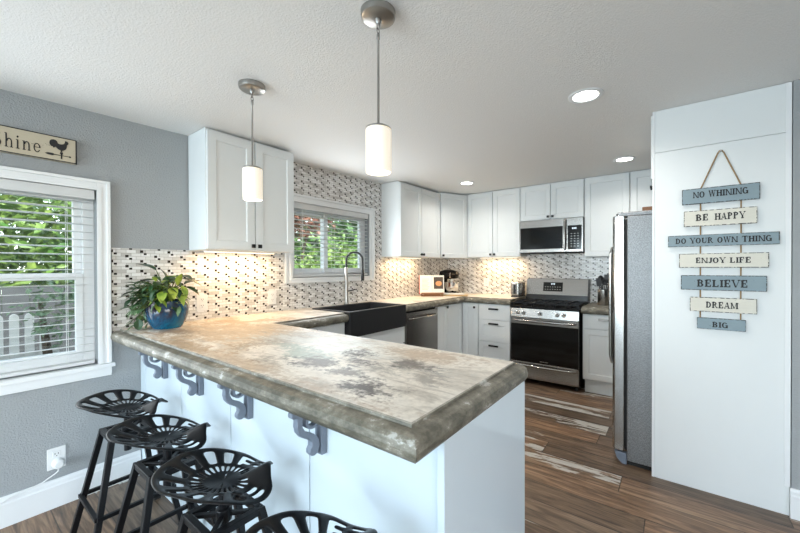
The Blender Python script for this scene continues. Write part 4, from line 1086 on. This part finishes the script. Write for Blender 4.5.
for i in range(230):
    a = rnd.uniform(-PI, PI); r = rnd.uniform(.02, .135)
    ox = r*math.cos(a)*1.1-.03; oy = r*math.sin(a)*.75+.03
    hz = rnd.uniform(-.01, .13)-max(0, r-.09)*.9
    dx = ox*7+rnd.uniform(-.6, .6); dy = oy*5+rnd.uniform(-.5, .6)
    mb = rnd.choice((mbm, mbm, mbd, mbm, mbd, mbl)) if ox > -.04 else rnd.choice((mbm, mbd, mbm))
    sprig(mb, (ox, oy), hz, (dx, dy, rnd.uniform(-.6, .5)), rnd.uniform(.045, .075), rnd.uniform(.010, .017), .3)
for i in range(48):   # trailing on the left
    ox = rnd.uniform(-.165, -.07); oy = rnd.uniform(.0, .10); hz = rnd.uniform(-.13, .05)
    sprig(rnd.choice((mbm, mbm, mbd)), (ox, oy), hz, (rnd.uniform(-1, .2), rnd.uniform(0, .8), rnd.uniform(-1, .1)), rnd.uniform(.045, .075), rnd.uniform(.010, .016), .3)
sprig(mbd, (-.105, .09), -.095, (.2, .3, -1), .075, .024, .1)
mbd.build('dark_leaves', 'leaf_dark', pt, smooth=True); mbl.build('lime_leaves', 'leaf_lime', pt, smooth=True); mbm.build('small_leaves', 'leaf_mid', pt, smooth=True); mbs.build('stems', 'stem', pt, smooth=True)

# ------------------------------------------------------------------ things on the back counter
bx, by = .235, 3.66
dirv = Vector((.79, .61, 0)); bk = Vector((-.61, .79, 0))
bx, by = .20, 3.70
# cookbook on a stand, facing the room
bp = Vector((.235, 3.72, ZTOP+.001)); tl = math.radians(18); upv = EZ*math.cos(tl)+bk*math.sin(tl); nv = dirv.cross(upv)
if nv.dot(bk) > 0: nv = -nv
es = thing('cookbook_stand', 'small wooden easel holding the open cookbook by the corner', 'stand', bp)
MB().obox(bp+EZ*.007+bk*.02, dirv, bk, EZ, .14, .05, .006).build('stand_base', 'wood_brown', es, bevel=.002)
MB().obox(bp+EZ*.025+nv*.036, dirv, nv, EZ, .14, .005, .012).build('ledge', 'wood_brown', es, bevel=.002)
MB().obox(bp+EZ*.014+upv*.10-nv*.004, dirv, upv, nv, .10, .10, .004).build('back_rest', 'wood_brown', es, bevel=.002)
cbk = thing('cookbook', 'open cookbook with red cover and a food photograph', 'book', bp+EZ*.02)
bc = bp+EZ*.022+upv*.128+nv*.010
MB().obox(bc-nv*.003-dirv*.006, dirv, upv, nv, .159, .123, .002).build('cover', 'red', cbk, bevel=.001)
lp = MB().obox(bc+nv*.006-dirv*.078, (dirv*.99-nv*.0).normalized(), upv, nv, .077, .120, .006).build('left_page', 'paper', cbk, bevel=.003)
rp = MB().obox(bc+nv*.006+dirv*.078, dirv, upv, nv, .077, .120, .006).build('right_page', 'paper', cbk, bevel=.003)
MB().obox(bc+nv*.0124+dirv*.082+upv*.018, dirv, upv, nv, .060, .078, .0003).build('printed_photo', 'photo_dark', rp)
mb = MB(); cc = bc+nv*.0129+dirv*.085+upv*.01
mb.prism([(.040*math.cos(2*PI*i/20), .034*math.sin(2*PI*i/20)) for i in range(20)], cc, dirv, upv, nv, .0004); mb.build('printed_dish', 'food', rp)
mb = MB()
for i in range(9): mb.obox(bc+nv*.0123-dirv*(.078+.006*(i % 3))+upv*(.07-.017*i), dirv, upv, nv, .045-.005*(i % 3), .0025, .0002)
mb.build('printed_lines', 'nickel', lp)
# mixer
mx = Vector((.25, 4.12, ZTOP)); sm = thing('stand_mixer', 'black stand mixer with steel bowl in the counter corner', 'mixer', mx)
fd = Vector((.96, -.10, 0)).normalized(); sd = Vector((.10, .96, 0)).normalized()
MB().prism([(-.11, -.085), (.11, -.07), (.12, 0), (.11, .07), (-.11, .085), (-.14, 0)], mx, fd, sd, EZ, .03).build('base', 'enamel', sm, bevel=.008, seg=3)
MB().tube([mx-fd*.10+EZ*.03, mx-fd*.105+EZ*.12, mx-fd*.085+EZ*.23], [.05, .042, .05], 16).build('column', 'enamel', sm, smooth=True)
MB().tube([mx-fd*.15+EZ*.265, mx-fd*.13+EZ*.267, mx-fd*.05+EZ*.272, mx+fd*.06+EZ*.270, mx+fd*.125+EZ*.265, mx+fd*.14+EZ*.264], [.03, .055, .066, .062, .048, .02], 18).build('motor_head', 'enamel', sm, smooth=True)
mb = MB(); mb.tube([mx+fd*.05+EZ*.262-sd*.0, mx+fd*.062+EZ*.262], .0655, 20).build('trim_band', 'chrome', sm, smooth=True)
MB().lathe([(.0, .03), (.05, .03), (.085, .06), (.098, .11), (.102, .165), (.105, .167), (.099, .165), (.09, .10), (.0, .045)], mx+fd*.04, 28).build('bowl', 'chrome', sm, smooth=True)
MB().tube([mx+fd*.04+EZ*.165, mx+fd*.04+EZ*.22], .012, 10).build('beater', 'chrome', sm, smooth=True)
# flat boards
bd = Vector((.44, 3.93, ZTOP)); 
tag(MB().obox(bd+EZ*.010, Vector((.93, .36, 0)), Vector((-.36, .93, 0)), EZ, .17, .055, .009).build('cutting_board', 'wood_light', bevel=.003), 'light wooden cutting board lying in front of the mixer', 'cutting board')
tag(MB().obox(bd+EZ*.028+Vector((-.02, .0, 0)), Vector((.93, .36, 0)), Vector((-.36, .93, 0)), EZ, .145, .045, .008).build('white_tray', 'ceramic_white', bevel=.004), 'white tray resting on the wooden cutting board', 'tray')
# toaster beside the range
tp = Vector((1.128, 4.32, ZTOP)); to = thing('toaster', 'small stainless toaster on the counter left of the range', 'toaster', tp)
MB().box(tp.x-.055, tp.x+.055, tp.y-.12, tp.y+.12, tp.z+.015, tp.z+.185).build('shell', 'steel', to, bevel=.02, seg=4)
MB().box(tp.x-.05, tp.x+.05, tp.y-.115, tp.y+.115, tp.z, tp.z+.015).build('base', 'dark', to)
MB().box(tp.x-.012, tp.x+.012, tp.y-.128, tp.y-.1205, tp.z+.04, tp.z+.15).build('lever_slot', 'dark', to)
MB().box(tp.x-.03, tp.x-.012, tp.y-.09, tp.y+.09, tp.z+.185, tp.z+.1862).box(tp.x+.012, tp.x+.03, tp.y-.09, tp.y+.09, tp.z+.185, tp.z+.1862).build('bread_slots', 'gap', to)
# utensil crock
cp = Vector((2.10, 4.22, .884)); cr = thing('utensil_crock', 'round stainless utensil crock right of the range', 'crock', cp)
MB().lathe([(0, 0), (.058, 0), (.060, .004), (.060, .165), (.057, .167), (.055, .16), (.055, .008), (0, .008)], cp, 30).build('crock_body', 'steel', cr, smooth=True)
rnd = random.Random(8)
kinds = ['spatula', 'spoon', 'ladle', 'spoon', 'spatula', 'spoon']
ulab = ['black spatula at the left of the steel crock', 'black spoon leaning left in the steel crock', 'black ladle standing at the back of the steel crock', 'black spoon in the middle of the steel crock', 'black spatula leaning right in the steel crock', 'black spoon at the far right of the steel crock']
for i, kd in enumerate(kinds):
    yo = (-.030, .0, .030)[i % 3]; xo = (-.058, -.040, -.024, .012, .036, .060)[i]
    b0 = cp+Vector((xo*.3, yo*.55, .012)); e = cp+Vector((xo*.68, yo*.95, .205+.018*((i*2) % 3)))
    d = (e-b0).normalized(); tip = e+d*.04
    u = thing(kd, ulab[i], 'kitchen utensil', b0, 'black utensils in the crock')
    MB().tube([b0, e], .0055, 8).build('handle', 'dark', u, smooth=True)
    if kd == 'spatula': MB().obox(tip, d, d.cross(EY).normalized(), EY, .045, .026, .0022).build('blade', 'dark', u, bevel=.002)
    else:
        mb = MB(); s2 = d.cross(EY).normalized(); n2 = EY; rr_ = .026
        cen = mb.bm.verts.new(tip+n2*.010); ring = [mb.bm.verts.new(tip+d*rr_*1.35*math.cos(2*PI*k/18)+s2*rr_*math.sin(2*PI*k/18)) for k in range(18)]
        mid = [mb.bm.verts.new(tip+n2*.007+d*rr_*.9*math.cos(2*PI*k/18)+s2*rr_*.66*math.sin(2*PI*k/18)) for k in range(18)]
        for k in range(18):
            mb.bm.faces.new((ring[k], ring[(k+1) % 18], mid[(k+1) % 18], mid[k])); mb.bm.faces.new((mid[k], mid[(k+1) % 18], cen))
        mb.build('bowl', 'dark', u, smooth=True, solid=.003)
for o in bpy.data.objects:
    if '_base' in o: del o['_base']
